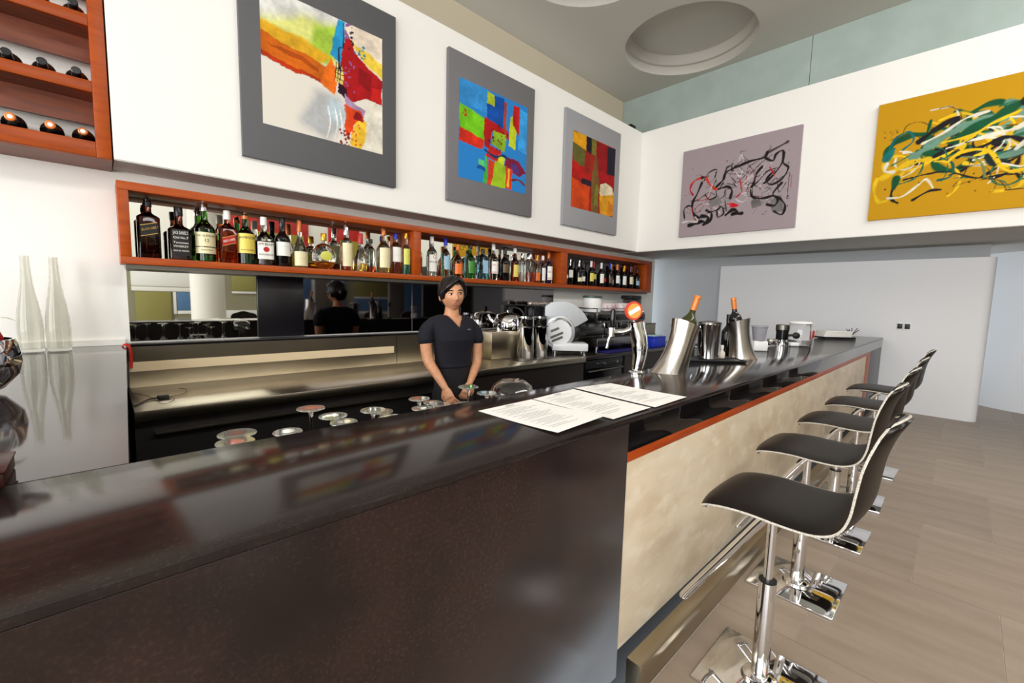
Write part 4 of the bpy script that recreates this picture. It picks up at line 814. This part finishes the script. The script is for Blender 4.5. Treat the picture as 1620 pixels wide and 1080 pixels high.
MB().lathe([(.033, .0065), (.033, .0075)], 28, M=Mb).build('badge_face', mat('badge_orange', S(232, 160, 80), .3), bd)
mb = MB(); mb.box(-.029, .029, -.008, .010, .0078, .0092, M=Mb @ Matrix.Rotation(.5, 4, 'Z')); mb.build('badge_stripe', white_pl, bd)
MB().box(-.036, -.026, -.022, -.005, .235, .26, bev=.003).build('badge_post', chrome, tp)

scr = thing('small_screen', 'small black screen in a white frame behind the bar, seen in the mirror', 'screen', (.74, 1.068, .655))
MB().box(-.075, .075, -.006, .006, 0, .10, bev=.003).build('frame', white_pl, scr); MB().box(-.052, .052, .0062, .009, .012, .088, bev=.001).build('screen_face', black_gl, scr); MB().box(-.06, .06, -.006, .02, -.012, -.0005, bev=.002).build('foot', white_pl, scr)
scr.location.z = .5575
# ------------------------------------------------------------------ upturned stemware behind the bar
foot_gl = mat('pale_foot_glass', S(236, 236, 226), .04, trans=.88, ior=1.4)
def wineglass(x, y, z, D, label, stem=.085):
    t = thing('wine_glass', label, 'glass', (x, y, z), 0, 'upturned stem glasses behind the bar'); R_ = D/2
    MB().lathe([(R_*.98, 0), (R_, -.0015), (R_*.98, -.003), (R_*.4, -.006), (.006, -.012), (.006, -.0005), (R_*.5, .0008)], 28).build('foot', foot_gl, t)
    MB().lathe([(.007, -.0121), (.0042, -.03), (.0038, -stem), (.008, -stem-.012)], 12).build('stem', glass_c, t)
    zb = -stem-.0122; o_ = [(.006, zb), (.022, zb-.008), (.034, zb-.03), (.037, zb-.06), (.033, zb-.10)]
    MB().lathe(o_+[(a-.0015, b_) for a, b_ in o_[::-1]][:-1]+[(.012, zb-.007)], 20).build('glass_bowl', glass_c, t)
ZS = .5455
gl = [(0.224, 1.2, 0.778, 0.084), (0.203, 1.11, 0.785, 0.078), (0.315, 1.12, 0.784, 0.066), (0.423, 1.28, 0.793, 0.076), (0.448, 1.18, 0.788, 0.075), (0.447, 1.104, 0.788, 0.069), (0.569, 1.19, 0.783, 0.072), (0.642, 1.28, 0.748, 0.072), (0.584, 1.11, 0.776, 0.068),
      (0.726, 1.19, 0.795, 0.066), (0.831, 1.27, 0.751, 0.068), (0.802, 1.18, 0.767, 0.067), (0.694, 1.12, 0.783, 0.064), (0.94, 1.21, 0.804, 0.073), (0.968, 1.14, 0.79, 0.07), (0.84, 1.1, 0.778, 0.066)]
gn = ['highest of the leftmost stacked pair of upturned glasses behind the bar', 'lowest of the leftmost pair of upturned glasses, cut by the bar edge', 'lone upturned glass with a tilted looking wide foot, third from the left', 'upturned glass standing tallest, long stem visible above bar edge',
      'upturned glass right beside the tallest one', 'upturned glass sunk low behind the bar edge right of the tallest', 'upturned glass at the middle of the row with another foot behind it', 'upturned glass whose foot peeks out behind the middle one', 'upturned glass low at the bar edge right of the middle one',
      'upturned glass left of the bartender, first of the crowded cluster', 'upturned glass in the cluster before the bartender, second', 'upturned glass in the cluster before the bartender, rightmost', 'upturned glass low at the bar edge below the bartender cluster', "upturned glass standing before the bartender's hands, taller one",
      "upturned glass right of the one before the bartender's hands", "upturned glass low at the bar edge below the bartender's hands"]
for (x, y, z, D), lb in zip(gl, gn): wineglass(x, y, z, D, lb, max(.02, z-ZS-.1135))
gb = thing('glass_bowl', 'wide upturned glass bowl behind the bar right of the stem glasses', 'bowl', (1.13, 1.18, .70))
pr = [(.004, .112), (.045, .110), (.075, .09), (.088, .055), (.086, .02), (.080, 0)]
MB().lathe(pr+[(a-.003, b_-.002 if b_ > .01 else b_) for a, b_ in pr[::-1]][:-1]+[(.004, .108)], 32).build('bowl', glass_c, gb)
part('foot', MB().lathe([(.03, .5455), (.03, .6995)], 16, (1.13, 1.18, 0)), glass_c, gb)
# ------------------------------------------------------------------ back bar machines
ke = thing('kettle', 'polished steel kettle with black arched handle on the back ledge', 'kettle', (2.985, 3.335, .8085), RH)
MB().lathe([(.13, 0), (.15, .01), (.152, .06), (.14, .115), (.12, .15), (.09, .163)], 32).build('kettle_body', chrome, ke); ke.location = (2.985, 3.21, .8085)
bcx = part('kettle_stand', B(2.62, 3.29, 3.03, 3.3095, .551, .808, bev=.003), steel, bc)
MB().lathe([(.09, .1635), (.05, .176), (.012, .18), (.012, .195), (.004, .198)], 24).build('lid', chrome, ke)
mb = MB(); mb.tube(bez([(-.02, 0, .165), (.02, 0, .215), (.09, 0, .225), (.15, 0, .18), (.165, 0, .11), (.15, 0, .06)]), .010, 8); mb.build('handle', black_rub, ke)
mb = MB(); mb.tube(bez([(-.14, 0, .07), (-.18, 0, .11), (-.20, 0, .15)]), [.024]*6+[.016]*7, 12); mb.build('spout', chrome, ke)
sm = thing('milk_jug', 'small polished steel jug left of the kettle', 'jug', (2.80, 3.13, .8085)); MB().lathe([(.03, 0), (.032, .004), (.026, .06), (.028, .09)], 20).build('jug_body', chrome, sm); mb = MB(); mb.tube(bez([(.027, 0, .08), (.05, 0, .06), (.03, 0, .02)]), .004, 6); mb.build('handle', chrome, sm)
for k, (x, lb) in enumerate(((2.985, 'tall polished steel canister on the worktop, the one nearer the kettle'), (3.185, 'tall polished steel canister on the worktop, the one nearer the slicer'))):
    t = thing('steel_canister', lb, 'canister', (x, 2.95, .551), 0, 'steel canisters on the worktop')
    MB().lathe([(.082, 0), (.085, .004), (.085, .395), (.088, .398), (.088, .405), (.080, .405), (.080, .38), (.02, .37)], 32).build('canister_body', chrome, t)
    MB().lathe([(.0865, .30), (.0865, .312)], 32, cap=False).build('band', steel_dk, t)
bk = thing('black_bin', 'black box of crumpled foil packs on the ledge behind the canisters', 'box', (3.42, 3.2, .551))
MB().box(-.11, .20, -.05, .10, 0, .50, bev=.006).build('box_body', black_gl, bk)
mb = MB(); r = random.Random(8)
for k in range(9): mb.ell((-.09+.034*k, .02+.03*r.random(), .522+.008*r.random()), .035, .03, .02, 8, 5)
mb.v = [(a+.004*math.sin(90*b_), b_, c+.005*math.sin(130*a)) for a, b_, c in mb.v]; mb.build('foil_packs', sol('foil', (200, 186, 180), .3, .6), bk)
# slicer
sl = thing('meat_slicer', 'white and steel rotary meat slicer with a round blade cover', 'slicer', (3.53, 2.93, .551), RH)
whm = mat('white_enamel', S(236, 238, 240), .22); sil = mat('silver_enamel', S(200, 204, 208), .25, .5)
MB().box(-.12, .255, -.10, .14, .045, .125, bev=.012).build('base', whm, sl)
for (x, y) in ((-.09, -.08), (.22, -.08), (-.09, .12), (.22, .12)): MB().lathe([(.014, 0), (.016, .044)], 12, (x, y, 0)).build('foot', chrome, sl)
pl_ = [(-.215, .10)]+[(-.215+.0, .36)]; arc = [(-.02+.40*math.cos(t), .18+.38*math.sin(t)) for t in np.linspace(1.62, .55, 12)]
hood = [(-.20, .28), (-.20, .50), (-.14, .545)]+[(-.05+.33*math.cos(t), .24+.32*math.sin(t)) for t in np.linspace(1.5, .42, 10)]+[(.10, .28), (.0, .20)]
MB().prism(hood, lambda u, v, d: (u, d, v), -.03, .10).build('blade_hood', sil, sl)
Ms = Matrix.Translation((-.055, -.035, .235)) @ Matrix.Rotation(pi/2, 4, 'X')
MB().lathe([(.175, -.02), (.178, 0), (.17, .018), (.145, .024)], 40, M=Ms).build('blade_ring', sil, sl)
bcv = MB().lathe([(.14, .0242), (.135, .036), (.06, .044), (.01, .045)], 36, M=Ms).build('blade_cover', whm, sl)
for k, (x0, x1, z, s_) in enumerate(((-.07, .02, .04, 1), (-.10, .04, -.02, 1), (-.10, .02, -.06, 1))):
    MB().box(x0, x1, -.010, .014, .041-.002*k, .0475, M=Ms @ Matrix.Rotation(.42, 4, 'Z') @ Matrix.Translation((0, z, 0))).build('cover_mark', steel_dk, bcv)
mb = MB(); mb.tube(bez([(-.12, -.062, .33), (-.05, -.062, .375), (.03, -.062, .35), (.07, -.062, .30)]), .012, 8); mb.build('guard_handle', steel_dk, sl)
mb = MB(); mb.ell((.12, .02, .23), .07, .06, .09, 16, 10); mb.build('motor', black_rub, sl)
# espresso machine
es = thing('espresso_machine', 'large steel espresso machine with black handles in the back corner', 'coffee machine', (4.55, 2.98, .551))
MB().box(-.52, .52, -.14, .26, .05, .15, bev=.01).build('drip_base', steel_es, es); MB().box(-.50, .50, -.13, .10, .1505, .156, bev=.002).build('drip_grate', steel_dk, es)
MB().box(-.50, .50, .12, .255, .1565, .32, bev=.006).build('back_panel', steel_es, es); MB().box(-.52, .52, -.12, .26, .3205, .445, bev=.015).build('head', steel_es, es)
MB().box(-.50, .50, -.135, -.1205, .35, .42, bev=.004).build('control_panel', black_gl, es)
for (x, y) in ((-.48, -.1), (.48, -.1), (-.48, .22), (.48, .22)): MB().lathe([(.02, 0), (.024, .049)], 14, (x, y, 0)).build('foot', chrome, es)
for x in (-.26, 0, .26):
    gh = MB().lathe([(.042, .285), (.045, .32)], 24, (x, -.06, 0)).build('group_head', chrome, es); MB().lathe([(.04, .255), (.043, .2845)], 24, (x, -.06, 0)).build('filter_basket', chrome, gh)
    mb = MB(); mb.tube([(x, -.10, .27), (x, -.15, .262), (x, -.24, .25)], [.012, .014, .017], 10); mb.build('portafilter_handle', black_rub, gh)
for x in (-.44, .44): mb = MB(); mb.tube(bez([(x, -.11, .33), (x, -.16, .32), (x, -.17, .25), (x, -.15, .17)]), .007, 8); mb.build('steam_wand', chrome, es)
for x in (-.38, -.13, .13, .38): MB().lathe([(.022, 0), (.018, .025)], 14, M=Matrix.Translation((x, -.135, .385)) @ Matrix.Rotation(pi/2, 4, 'X')).build('dial', black_rub, es)
mb = MB()
for y in (-.10, .24): mb.tube([(-.5, y, .485), (.5, y, .485)], .006, 6)
for x in (-.5, .5): mb.tube([(x, -.10, .485), (x, .24, .485)], .006, 6); mb.tube([(x, -.10, .44), (x, -.10, .49)], .006, 6); mb.tube([(x, .24, .44), (x, .24, .49)], .006, 6)
mb.build('cup_rail', chrome, es)
ct = thing('storage_tub', 'white tub with dark green lid on top of the espresso machine', 'tub', (4.20, 3.06, .9965)); MB().lathe([(.10, 0), (.11, .12), (.10, .16)], 24).build('tub_body', white_pl, ct); MB().lathe([(.115, .1605), (.115, .18), (.1, .185)], 24).build('lid', sol('lid_green', (60, 80, 70)), ct)
cbm = mat('red_white_packet', S(236, 226, 226), .35, noise=(9, 3, S(206, 90, 100), .52, .66, I3))
for k, (x, lb) in enumerate(((4.46, 'red and white coffee bag lying on the espresso machine, left one'), (4.80, 'red and white coffee bag lying on the espresso machine, right one'))):
    t = thing('coffee_bag', lb, 'bag', (x, 3.06, .9965), .1*k, 'coffee bags on the machine'); mb = MB().box(-.13, .13, -.09, .09, 0, .11, bev=.035); mb.build('bag_body', cbm, t); MB().box(.1305, .155, -.07, .07, .045, .060, bev=.002).build('seal', cbm, t)
gr = thing('coffee_grinder', 'black coffee grinder with clear hopper right of the espresso machine', 'grinder', (5.24, 3.14, .551))
MB().box(-.10, .10, -.12, .12, 0, .035, bev=.008).build('base', black_gl, gr); MB().box(-.085, .085, -.05, .11, .0355, .40, bev=.02).build('grinder_body', chrome, gr)
MB().lathe([(.06, .4005), (.11, .45), (.125, .60), (.11, .605)], 28, (0, .02, 0)).build('hopper', mat('hopper_plastic', S(90, 86, 84), .1, trans=.6), gr); MB().box(-.13, .13, -.05, .12, .6055, .655, bev=.015).build('hopper_lid', black_rub, gr)
MB().lathe([(.045, .22), (.05, .29)], 20, (0, -.10, 0)).build('dosing_chamber', black_rub, gr); mb = MB(); mb.tube([(-.04, -.1, .07), (-.04, -.17, .07), (.04, -.17, .07), (.04, -.1, .07)], .006, 6); mb.build('fork', chrome, gr)
bb = thing('blue_crate', 'bright blue plastic box on the counter beside the grinder', 'box', (5.22, 2.80, .551))
MB().box(-.12, .17, -.08, .08, 0, .12, bev=.006).build('crate_body', blue_m, bb); MB().box(-.125, .175, -.085, .085, .1205, .132, bev=.004).build('rim', blue_m, bb); MB().box(-.10, .12, -.06, .06, .1325, .15, bev=.008).build('cloth', mat('pale_cloth', S(190, 220, 220), .8), bb)
bm_ = thing('blue_mat', 'deep blue mat under the front of the espresso machine', 'mat', (4.5, 2.74, .551)); MB().box(-.5, .35, -.07, .09, 0, .012, bev=.003).build('mat_sheet', mat('deep_blue', S(18, 16, 110), .5), bm_); MB().box(-.5, .35, -.078, -.0705, .0, .016, bev=.002).build('rim', mat('deep_blue_rim', S(12, 12, 80), .5), bm_)
for k, (x, lb) in enumerate(((5.36, 'small dark jar beside the blue box, nearer one'), (5.46, 'small dark jar beside the blue box, farther one'))):
    t = thing('small_jar', lb, 'jar', (x, 2.95, .551), 0, 'small dark jars by the blue box'); MB().lathe([(.03, 0), (.034, .004), (.034, .13)], 18).build('jar_body', mat('jar_brown', S(70, 60, 54), .2), t); MB().lathe([(.035, .1305), (.035, .155)], 18).build('lid', steel_dk, t)
# ------------------------------------------------------------------ bar stools
def make_stool(label):
    t = thing('bar_stool', label, 'stool', (0, 0, 0), 0, 'black leather bar stools')
    prof = [Vector(p) for p in bez([(0, .150, .548), (0, .135, .563), (0, .085, .575), (0, .02, .580), (0, -.06, .578), (0, -.13, .582), (0, -.175, .600), (0, -.200, .640), (0, -.208, .70), (0, -.216, .76), (0, -.233, .82), (0, -.256, .868)], 4)]
    L = len(prof)-1; nu = 16; th = .017
    def nrm(i):
        a = prof[max(i-1, 0)]; b_ = prof[min(i+1, L)]; d = (b_-a).normalized(); return Vector((0, -d.z, d.y)).normalized() * -1
    def hw_(s):
        w_ = .170-.018*max(0, (s-.55)/.45)
        if s < .10: w_ *= (1-(1-s/.10)**2*.10)
        if s > .80: w_ *= math.sqrt(max(0.0, 1-((s-.80)/.20)**2.4*.78))
        return w_
    def P_(u, v, side):
        i = min(int(round(v*L)), L); p = prof[i]; n = nrm(i); tt = 2*u-1; s = v; x = hw_(s)*tt
        k_ = min(1, max(0, (s-.42)/.25)); k_ = k_*k_*(3-2*k_); conc = -.017*tt*tt*k_+.006*tt*tt*(1-k_)+.006*k_
        front = 1 if True else 0
        q_ = p+Vector((x, 0, 0))+n*(-conc) + (Vector((0, 0, 0)))
        if s > .9: q_ = q_+ (prof[L]-prof[L-1]).normalized()*(-.03*tt*tt*(s-.9)/.1)
        if s < .08: q_ = q_+Vector((0, -.012*tt**4*(1-s/.08), 0))
        edge = 1-abs(tt)**6
        return q_+n*(side*(th*.5*(.35+.65*edge)))
    mb = MB()
    mb.grid(lambda u, v: P_(u, v, -1), nu, L); mb.grid(lambda u, v: P_(u, v, 1), nu, L)
    # rim between the two skins
    def rim(fn, n):
        a = [fn(k/n, -1) for k in range(n+1)]; b_ = [fn(k/n, 1) for k in range(n+1)]; m = n+1
        mb.add(a+b_, [(k, k+1, k+1+m, k+m) for k in range(n)])
    rim(lambda k, s_: P_(0, k, s_), L); rim(lambda k, s_: P_(1, k, s_), L); rim(lambda k, s_: P_(k, 0, s_), nu); rim(lambda k, s_: P_(k, 1, s_), nu)
    mb.build('seat_shell', leather, t, ang=60)
    pts = [P_(0, k/L, 0)-Vector((.002, 0, 0)) for k in range(L+1)]+[P_(k/nu, 1, 0)+(prof[L]-prof[L-1]).normalized()*.002 for k in range(1, nu)]+[P_(1, k/L, 0)+Vector((.002, 0, 0)) for k in range(L, -1, -1)]
    mb = MB(); mb.tube(pts, .0030, 6); mb.build('piping', piping_m, t)
    MB().lathe([(.0125, .322), (.0125, .552)], 20).build('upper_pole', chrome, t)
    MB().lathe([(.0235, .012), (.0235, .318), (.022, .323)], 24).build('lower_pole', chrome, t)
    MB().lathe([(.0236, .3185), (.0236, .3235), (.0130, .3245)], 24).build('collar', black_rub, t)
    MB().box(-.145, .145, -.145, .145, 0, .010, bev=.003).build('base_plate', chrome, t)
    MB().lathe([(.05, .0103), (.045, .02), (.029, .026)], 28).build('base_flange', chrome, t)
    MB().box(-.07, .07, -.08, .08, .548, .560, bev=.004).build('seat_bracket', steel_dk, t)
    fr = MB()
    for x in (-.06, .06): fr.tube(bez([(x, -.03, .545), (x, .0, .535), (x, .10, .375), (x, .205, .205), (x, .215, .18)]), .0125, 10)
    fr.tube(bez([(-.06, .21, .185), (0, .213, .18), (.06, .21, .185)]), .0105, 10)
    fr.build('footrest', chrome, t)
    mb = MB(); mb.tube(bez([(.02, 0, .54), (.08, .03, .54), (.13, .05, .535)]), .005, 8); mb.build('lever', chrome, t)
    mb = MB(); mb.tube([(.125, .048, .535), (.150, .056, .533)], .008, 8); mb.build('lever_grip', black_rub, t)
    return t
xs = [(1.375, .335), (1.985, .383), (2.59, .383), (3.165, .385), (3.83, .385)]
ns = ['black leather bar stool with pale piping, nearest the camera', 'black leather bar stool second from the camera', 'black leather bar stool in the middle of the row of five', 'black leather bar stool second from the far wall', 'black leather bar stool farthest along the bar, by the charcoal end slab']
s0 = make_stool(ns[0]); s0.location = (*xs[0], 0)
for (x, y), lb, rz in zip(xs[1:], ns[1:], (0, -.02, .02, -.03)): dup(s0, (x, y, 0), rz, lb)
# ------------------------------------------------------------------ bartender
pe = thing('person', 'woman in navy V-neck shirt and black trousers standing behind the bar', 'person', (1.713, 2.406, -.45), RH)
def remesh(mb, vox, sm=4):
    me = bpy.data.meshes.new('tmp'); me.from_pydata(mb.v, [], mb.f)
    o = bpy.data.objects.new('tmp', me); C.objects.link(o)
    m = o.modifiers.new('r', 'REMESH'); m.mode = 'VOXEL'; m.voxel_size = vox
    m = o.modifiers.new('s', 'SMOOTH'); m.factor = .5; m.iterations = sm
    bpy.context.view_layer.update()
    r_ = bpy.data.meshes.new_from_object(o.evaluated_get(bpy.context.evaluated_depsgraph_get())); bpy.data.objects.remove(o); bpy.data.meshes.remove(me); return r_
def put(name, me, m, parent, label=None):
    me.name = name; me.materials.clear(); me.materials.append(m); me.polygons.foreach_set('use_smooth', [True]*len(me.polygons))
    o = bpy.data.objects.new(name, me); C.objects.link(o); o.parent = parent
    if label: o['label'] = label
    return o
ZF = .45
def Z(z): return z+ZF
def limb(mb, pts, rs, n=14):
    P_ = [Vector((x, y, Z(z))) for x, y, z in pts]; Q = bez(P_, 5); R_ = []
    for i in range(len(Q)):
        f = i/5; k = min(int(f), len(rs)-2); R_.append(rs[k]+(rs[k+1]-rs[k])*(f-k))
    mb.tube(Q, R_, n); mb.ell(Q[0], R_[0], R_[0], R_[0], n, 8); mb.ell(Q[-1], R_[-1], R_[-1], R_[-1], n, 8)
HY_ = math.radians(24); HC = Vector((.006, -.005, Z(1.140)))
MH = Matrix.Translation(HC) @ Matrix.Rotation(HY_, 4, 'Z') @ Matrix.Rotation(math.radians(-5), 4, 'Y')
def g(x, c, s_): return math.exp(-((x-c)/s_)**2)
def head_pt(d, k=1.0):
    dx, dy, dz = d; x = .078*dx; y = .096*dy; z = .108*dz
    if dz < 0: x *= 1-.30*(-dz)**1.6; 
    if dz < 0 and dy < 0: y *= 1-.10*(-dz)**2
    if dz < 0 and dy > 0: y *= 1-.25*(-dz)
    if dy < 0:
        f = -dy; zz, xx = z, x
        y += f*.006*g(xx, 0, .05)*0
        y -= .024*g(xx, 0, .011)*g(zz, -.030, .016)*f + .012*g(xx, 0, .009)*g(zz, -.008, .022)*f
        for s_ in (-1, 1): y += .010*g(xx, s_*.032, .016)*g(zz, .004, .012)*f; y -= .006*g(xx, s_*.040, .022)*g(zz, -.028, .02)*f; y -= .006*g(xx, s_*.012, .008)*g(zz, -.036, .008)*f
        y -= .004*g(zz, .026, .012)*g(xx, 0, .06)*f; y -= .009*g(xx, 0, .022)*g(zz, -.060, .011)*f; y -= .008*g(xx, 0, .022)*g(zz, -.094, .014)*f; y += .004*g(xx, 0, .02)*g(zz, -.078, .006)*f
    return Vector((x, y, z))*k
def sph(fn, n=64, k=48):
    mb = MB(); vs = []; fs = []
    for j in range(k+1):
        ph = -pi/2+pi*j/k
        for i in range(n): t = 2*pi*i/n; vs.append(fn((math.cos(ph)*math.cos(t), math.cos(ph)*math.sin(t), math.sin(ph))))
    for j in range(k):
        for i in range(n): fs.append((j*n+i, j*n+(i+1) % n, (j+1)*n+(i+1) % n, (j+1)*n+i))
    return vs, fs
body = MB(); vs, fs = sph(head_pt); body.add([MH @ p for p in vs], fs)
for s_ in (-1, 1): body.ell(MH @ Vector((s_*.078, .012, -.012)), .012, .018, .03, 12, 8)
limb(body, [(.004, .012, 1.10), (.004, .012, 1.05), (.0, .02, .985)], [.047, .046, .056])
TY = Matrix.Rotation(math.radians(42), 4, 'Z')
def torso(mb, secs, n=28):
    vs = []; fs = []
    for (z, a, b_, yo, xo) in secs:
        for i in range(n):
            t = 2*pi*i/n; a = a; p = TY @ Vector((a*1.2*math.copysign(abs(math.cos(t))**.85, math.cos(t)), b_*math.sin(t)+yo, 0)); vs.append((p.x+xo, p.y+.01, Z(z)))
    for j in range(len(secs)-1):
        for i in range(n): fs.append((j*n+i, j*n+(i+1) % n, (j+1)*n+(i+1) % n, (j+1)*n+i))
    fs += [tuple(range(n-1, -1, -1)), tuple((len(secs)-1)*n+i for i in range(n))]; mb.add(vs, fs)
tsec = [(.60, .108, .078, 0, .02), (.68, .104, .074, 0, .02), (.76, .108, .080, -.005, .015), (.84, .118, .092, -.014, .01), (.90, .126, .088, -.010, .006), (.95, .140, .070, 0, .0), (.98, .125, .058, .006, -.002), (1.0, .07, .048, .012, 0)]
torso(body, [(z, a*.93, b_*.93, yo, xo) for z, a, b_, yo, xo in tsec])
armL = [(-.114, -.096, .93), (-.148, -.11, .86), (-.132, -.12, .715), (-.072, -.16, .63), (-.006, -.20, .545)]
armR = [(.118, .106, .92), (.160, .12, .85), (.172, .10, .69), (.160, .03, .62), (.138, -.05, .55)]
limb(body, armL, [.024, .040, .036, .031, .022]); limb(body, armR, [.024, .040, .035, .030, .021])
def hand(mb, w_, d, nrm_, side):
    """w_ wrist, d direction of the hand, nrm_ back-of-hand normal"""
    d = Vector(d).normalized(); nn = (Vector(nrm_)-d*Vector(nrm_).dot(d)).normalized(); s_ = d.cross(nn)*side; w_ = Vector((w_[0], w_[1], Z(w_[2])))
    mb.tube([w_, w_+d*.03, w_+d*.075], [(.020, .013), (.034, .014), (.036, .012)], 14, flat=s_)
    for k, (o, l) in enumerate(((-.027, .064), (-.009, .074), (.010, .070), (.027, .056))):
        b_ = w_+d*.068+s_*o; p1 = b_+d*l*.45-nn*.010; p2 = p1+d*l*.25-nn*.022; p3 = p2+d*l*.10-nn*.022
        mb.tube([b_-d*.02, b_, p1, p2, p3], [.0085, .0085, .008, .0075, .006], 8); mb.ell(p3, .006, .006, .006, 8, 6)
    b_ = w_+d*.02-s_*.024; p1 = b_-s_*.026+d*.026-nn*.01; p2 = p1+d*.03-nn*.012; mb.tube([w_+d*.01-s_*.012, b_, p1, p2], [.010, .0105, .009, .007], 8); mb.ell(p2, .007, .007, .007, 8, 6)
hand(body, armL[-1], (.045, -.03, -.085), (-.4, -.8, .3), -1); hand(body, armR[-1], (-.03, -.03, -.09), (.5, -.8, .3), 1)
put('body', remesh(body, .0052, 3), skin_m, pe)
# shirt with V neck
shm = MB(); torso(shm, [(z, a*1.03+.004, b_*1.03+.004, yo, xo) for z, a, b_, yo, xo in [(.655, .108, .078, 0, .02)]+tsec[1:]])
limb(shm, [(-.108, -.092, .948), (-.142, -.106, .90), (-.151, -.11, .850)], [.038, .047, .050]); limb(shm, [(.112, .104, .942), (.150, .12, .89), (.165, .12, .836)], [.038, .046, .049])
me = remesh(shm, .0055, 3); bm = bmesh.new(); bm.from_mesh(me); TI = TY.inverted(); dl = []
for v in bm.verts:
    p = TI @ Vector((v.co.x-.004, v.co.y-.01, 0)); z = v.co.z-ZF
    if (p.y < .0 and z > .925 and abs(p.x-.0) < (z-.925)*.72+.002) or (z > .985 and math.hypot(p.x, p.y) < .066): dl.append(v)
bmesh.ops.delete(bm, geom=dl, context='VERTS'); bm.to_mesh(me); bm.free()
so = put('shirt', me, shirt_m, pe); md = so.modifiers.new('s', 'SOLIDIFY'); md.thickness = .003; md.offset = 1
MB().box(.040, .066, -.107, -.1005, Z(.905), Z(.914), M=TY @ Matrix.Translation((.02, -.004, 0))).build('logo', mat('logo_grey', S(90, 92, 120), .6), so)
pt = MB(); torso(pt, [(.40, .118, .090, .0, .018), (.50, .122, .092, 0, .02), (.60, .115, .084, 0, .02), (.67, .106, .076, 0, .02)])
limb(pt, [(-.05, .01, .46), (-.058, .005, .30), (-.062, -.005, .02), (-.064, .02, -.40)], [.078, .072, .052, .042]); limb(pt, [(.085, .01, .46), (.09, .005, .30), (.092, -.005, .02), (.094, .02, -.40)], [.078, .072, .052, .042])
put('trousers', remesh(pt, .008, 3), pants_m, pe)
for x in (-.064, .094): MB().ell((x, -.03, Z(-.42)), .04, .10, .03, 16, 8).build('shoe', black_gl, pe)
# hair: cap, swept fringe and a bun
hr = MB()
def hair_pt(d):
    p = head_pt((d[0], max(d[1], -.97), d[2])); k = 1.0
    return Vector((d[0]*.088, .016+d[1]*.100, .016+d[2]*.112))
vs, fs = sph(hair_pt, 48, 32); hr.add([MH @ p for p in vs], fs); hr.ell(MH @ Vector((-.01, .108, .005)), .046, .040, .048, 16, 10)
for k in range(7):
    a = .05-.018*k; hr.tube([MH @ Vector(p) for p in bez([(.030+.004*k, -.05, .108-.002*k), (.005-.006*k, -.086+.003*k, .088-.004*k), (-.045-.003*k, -.078+.006*k, .052-.008*k), (-.078, -.030+.004*k, .010-.004*k)], 5)], .0125, 8)
for k in range(4): hr.tube([MH @ Vector(p) for p in bez([(.034, -.05, .108), (.062+.002*k, -.058+.008*k, .080), (.080, -.040+.010*k, .035), (.083, -.018+.01*k, -.012)], 5)], .011, 8)
me = remesh(hr, .005, 3); bm = bmesh.new(); bm.from_mesh(me); MI = MH.inverted(); dl = []
for v in bm.verts:
    p = MI @ v.co
    if p.z < -.045+.25*max(0, .04-p.y) and p.y < .055: dl.append(v)
    elif p.z < -.075 and p.y < .09: dl.append(v)
    elif p.y < -.030 and p.z < .062-1.5*max(0, abs(p.x+.004)-.046) and abs(p.x) < .060 and (p.z < .044+.6*p.x): dl.append(v)
bmesh.ops.delete(bm, geom=dl, context='VERTS'); bm.to_mesh(me); bm.free()
ho = put('hair', me, hair_m, pe); md = ho.modifiers.new('s', 'SOLIDIFY'); md.thickness = .003; md.offset = 1
for s_ in (-1, 1):
    yy = -.083
    ew = MB().ell((0, 0, 0), .0135, .006, .0055, 14, 8); ew.v = [MH @ Vector((p[0]+s_*.032, p[1]+yy, p[2]+.004)) for p in ew.v]; e_ = ew.build('eye', eye_w, pe)
    ir = MB().ell((0, 0, 0), .0062, .003, .0056, 12, 6); ir.v = [MH @ Vector((p[0]+s_*.032+.002, p[1]+yy-.0048, p[2]+.004)) for p in ir.v]; ir.build('iris', eye_d, e_)
    ld = MB().tube([MH @ Vector(p) for p in bez([(s_*.017, yy-.004, .007), (s_*.032, yy-.008, .0115), (s_*.047, yy+.002, .007)], 5)], .0018, 6); ld.build('eyelash', eye_d, e_)
    bw = MB().tube([MH @ Vector(p) for p in bez([(s_*.014, -.092, .023), (s_*.032, -.091, .029), (s_*.050, -.078, .023)], 5)], [(.0026, .003)]*11, 6); bw.build('eyebrow', hair_m, pe)
lp = MB(); lp.tube([MH @ Vector(p) for p in bez([(-.022, -.088, -.059), (-.008, -.099, -.055), (0, -.0995, -.057), (.008, -.099, -.055), (.022, -.088, -.059)], 5)], [(.0035, .003)]*21, 6)
lp.tube([MH @ Vector(p) for p in bez([(-.020, -.089, -.062), (0, -.0995, -.067), (.020, -.089, -.062)], 6)], [(.0040, .0036)]*13, 6); lp.build('lips', lip_m, pe)
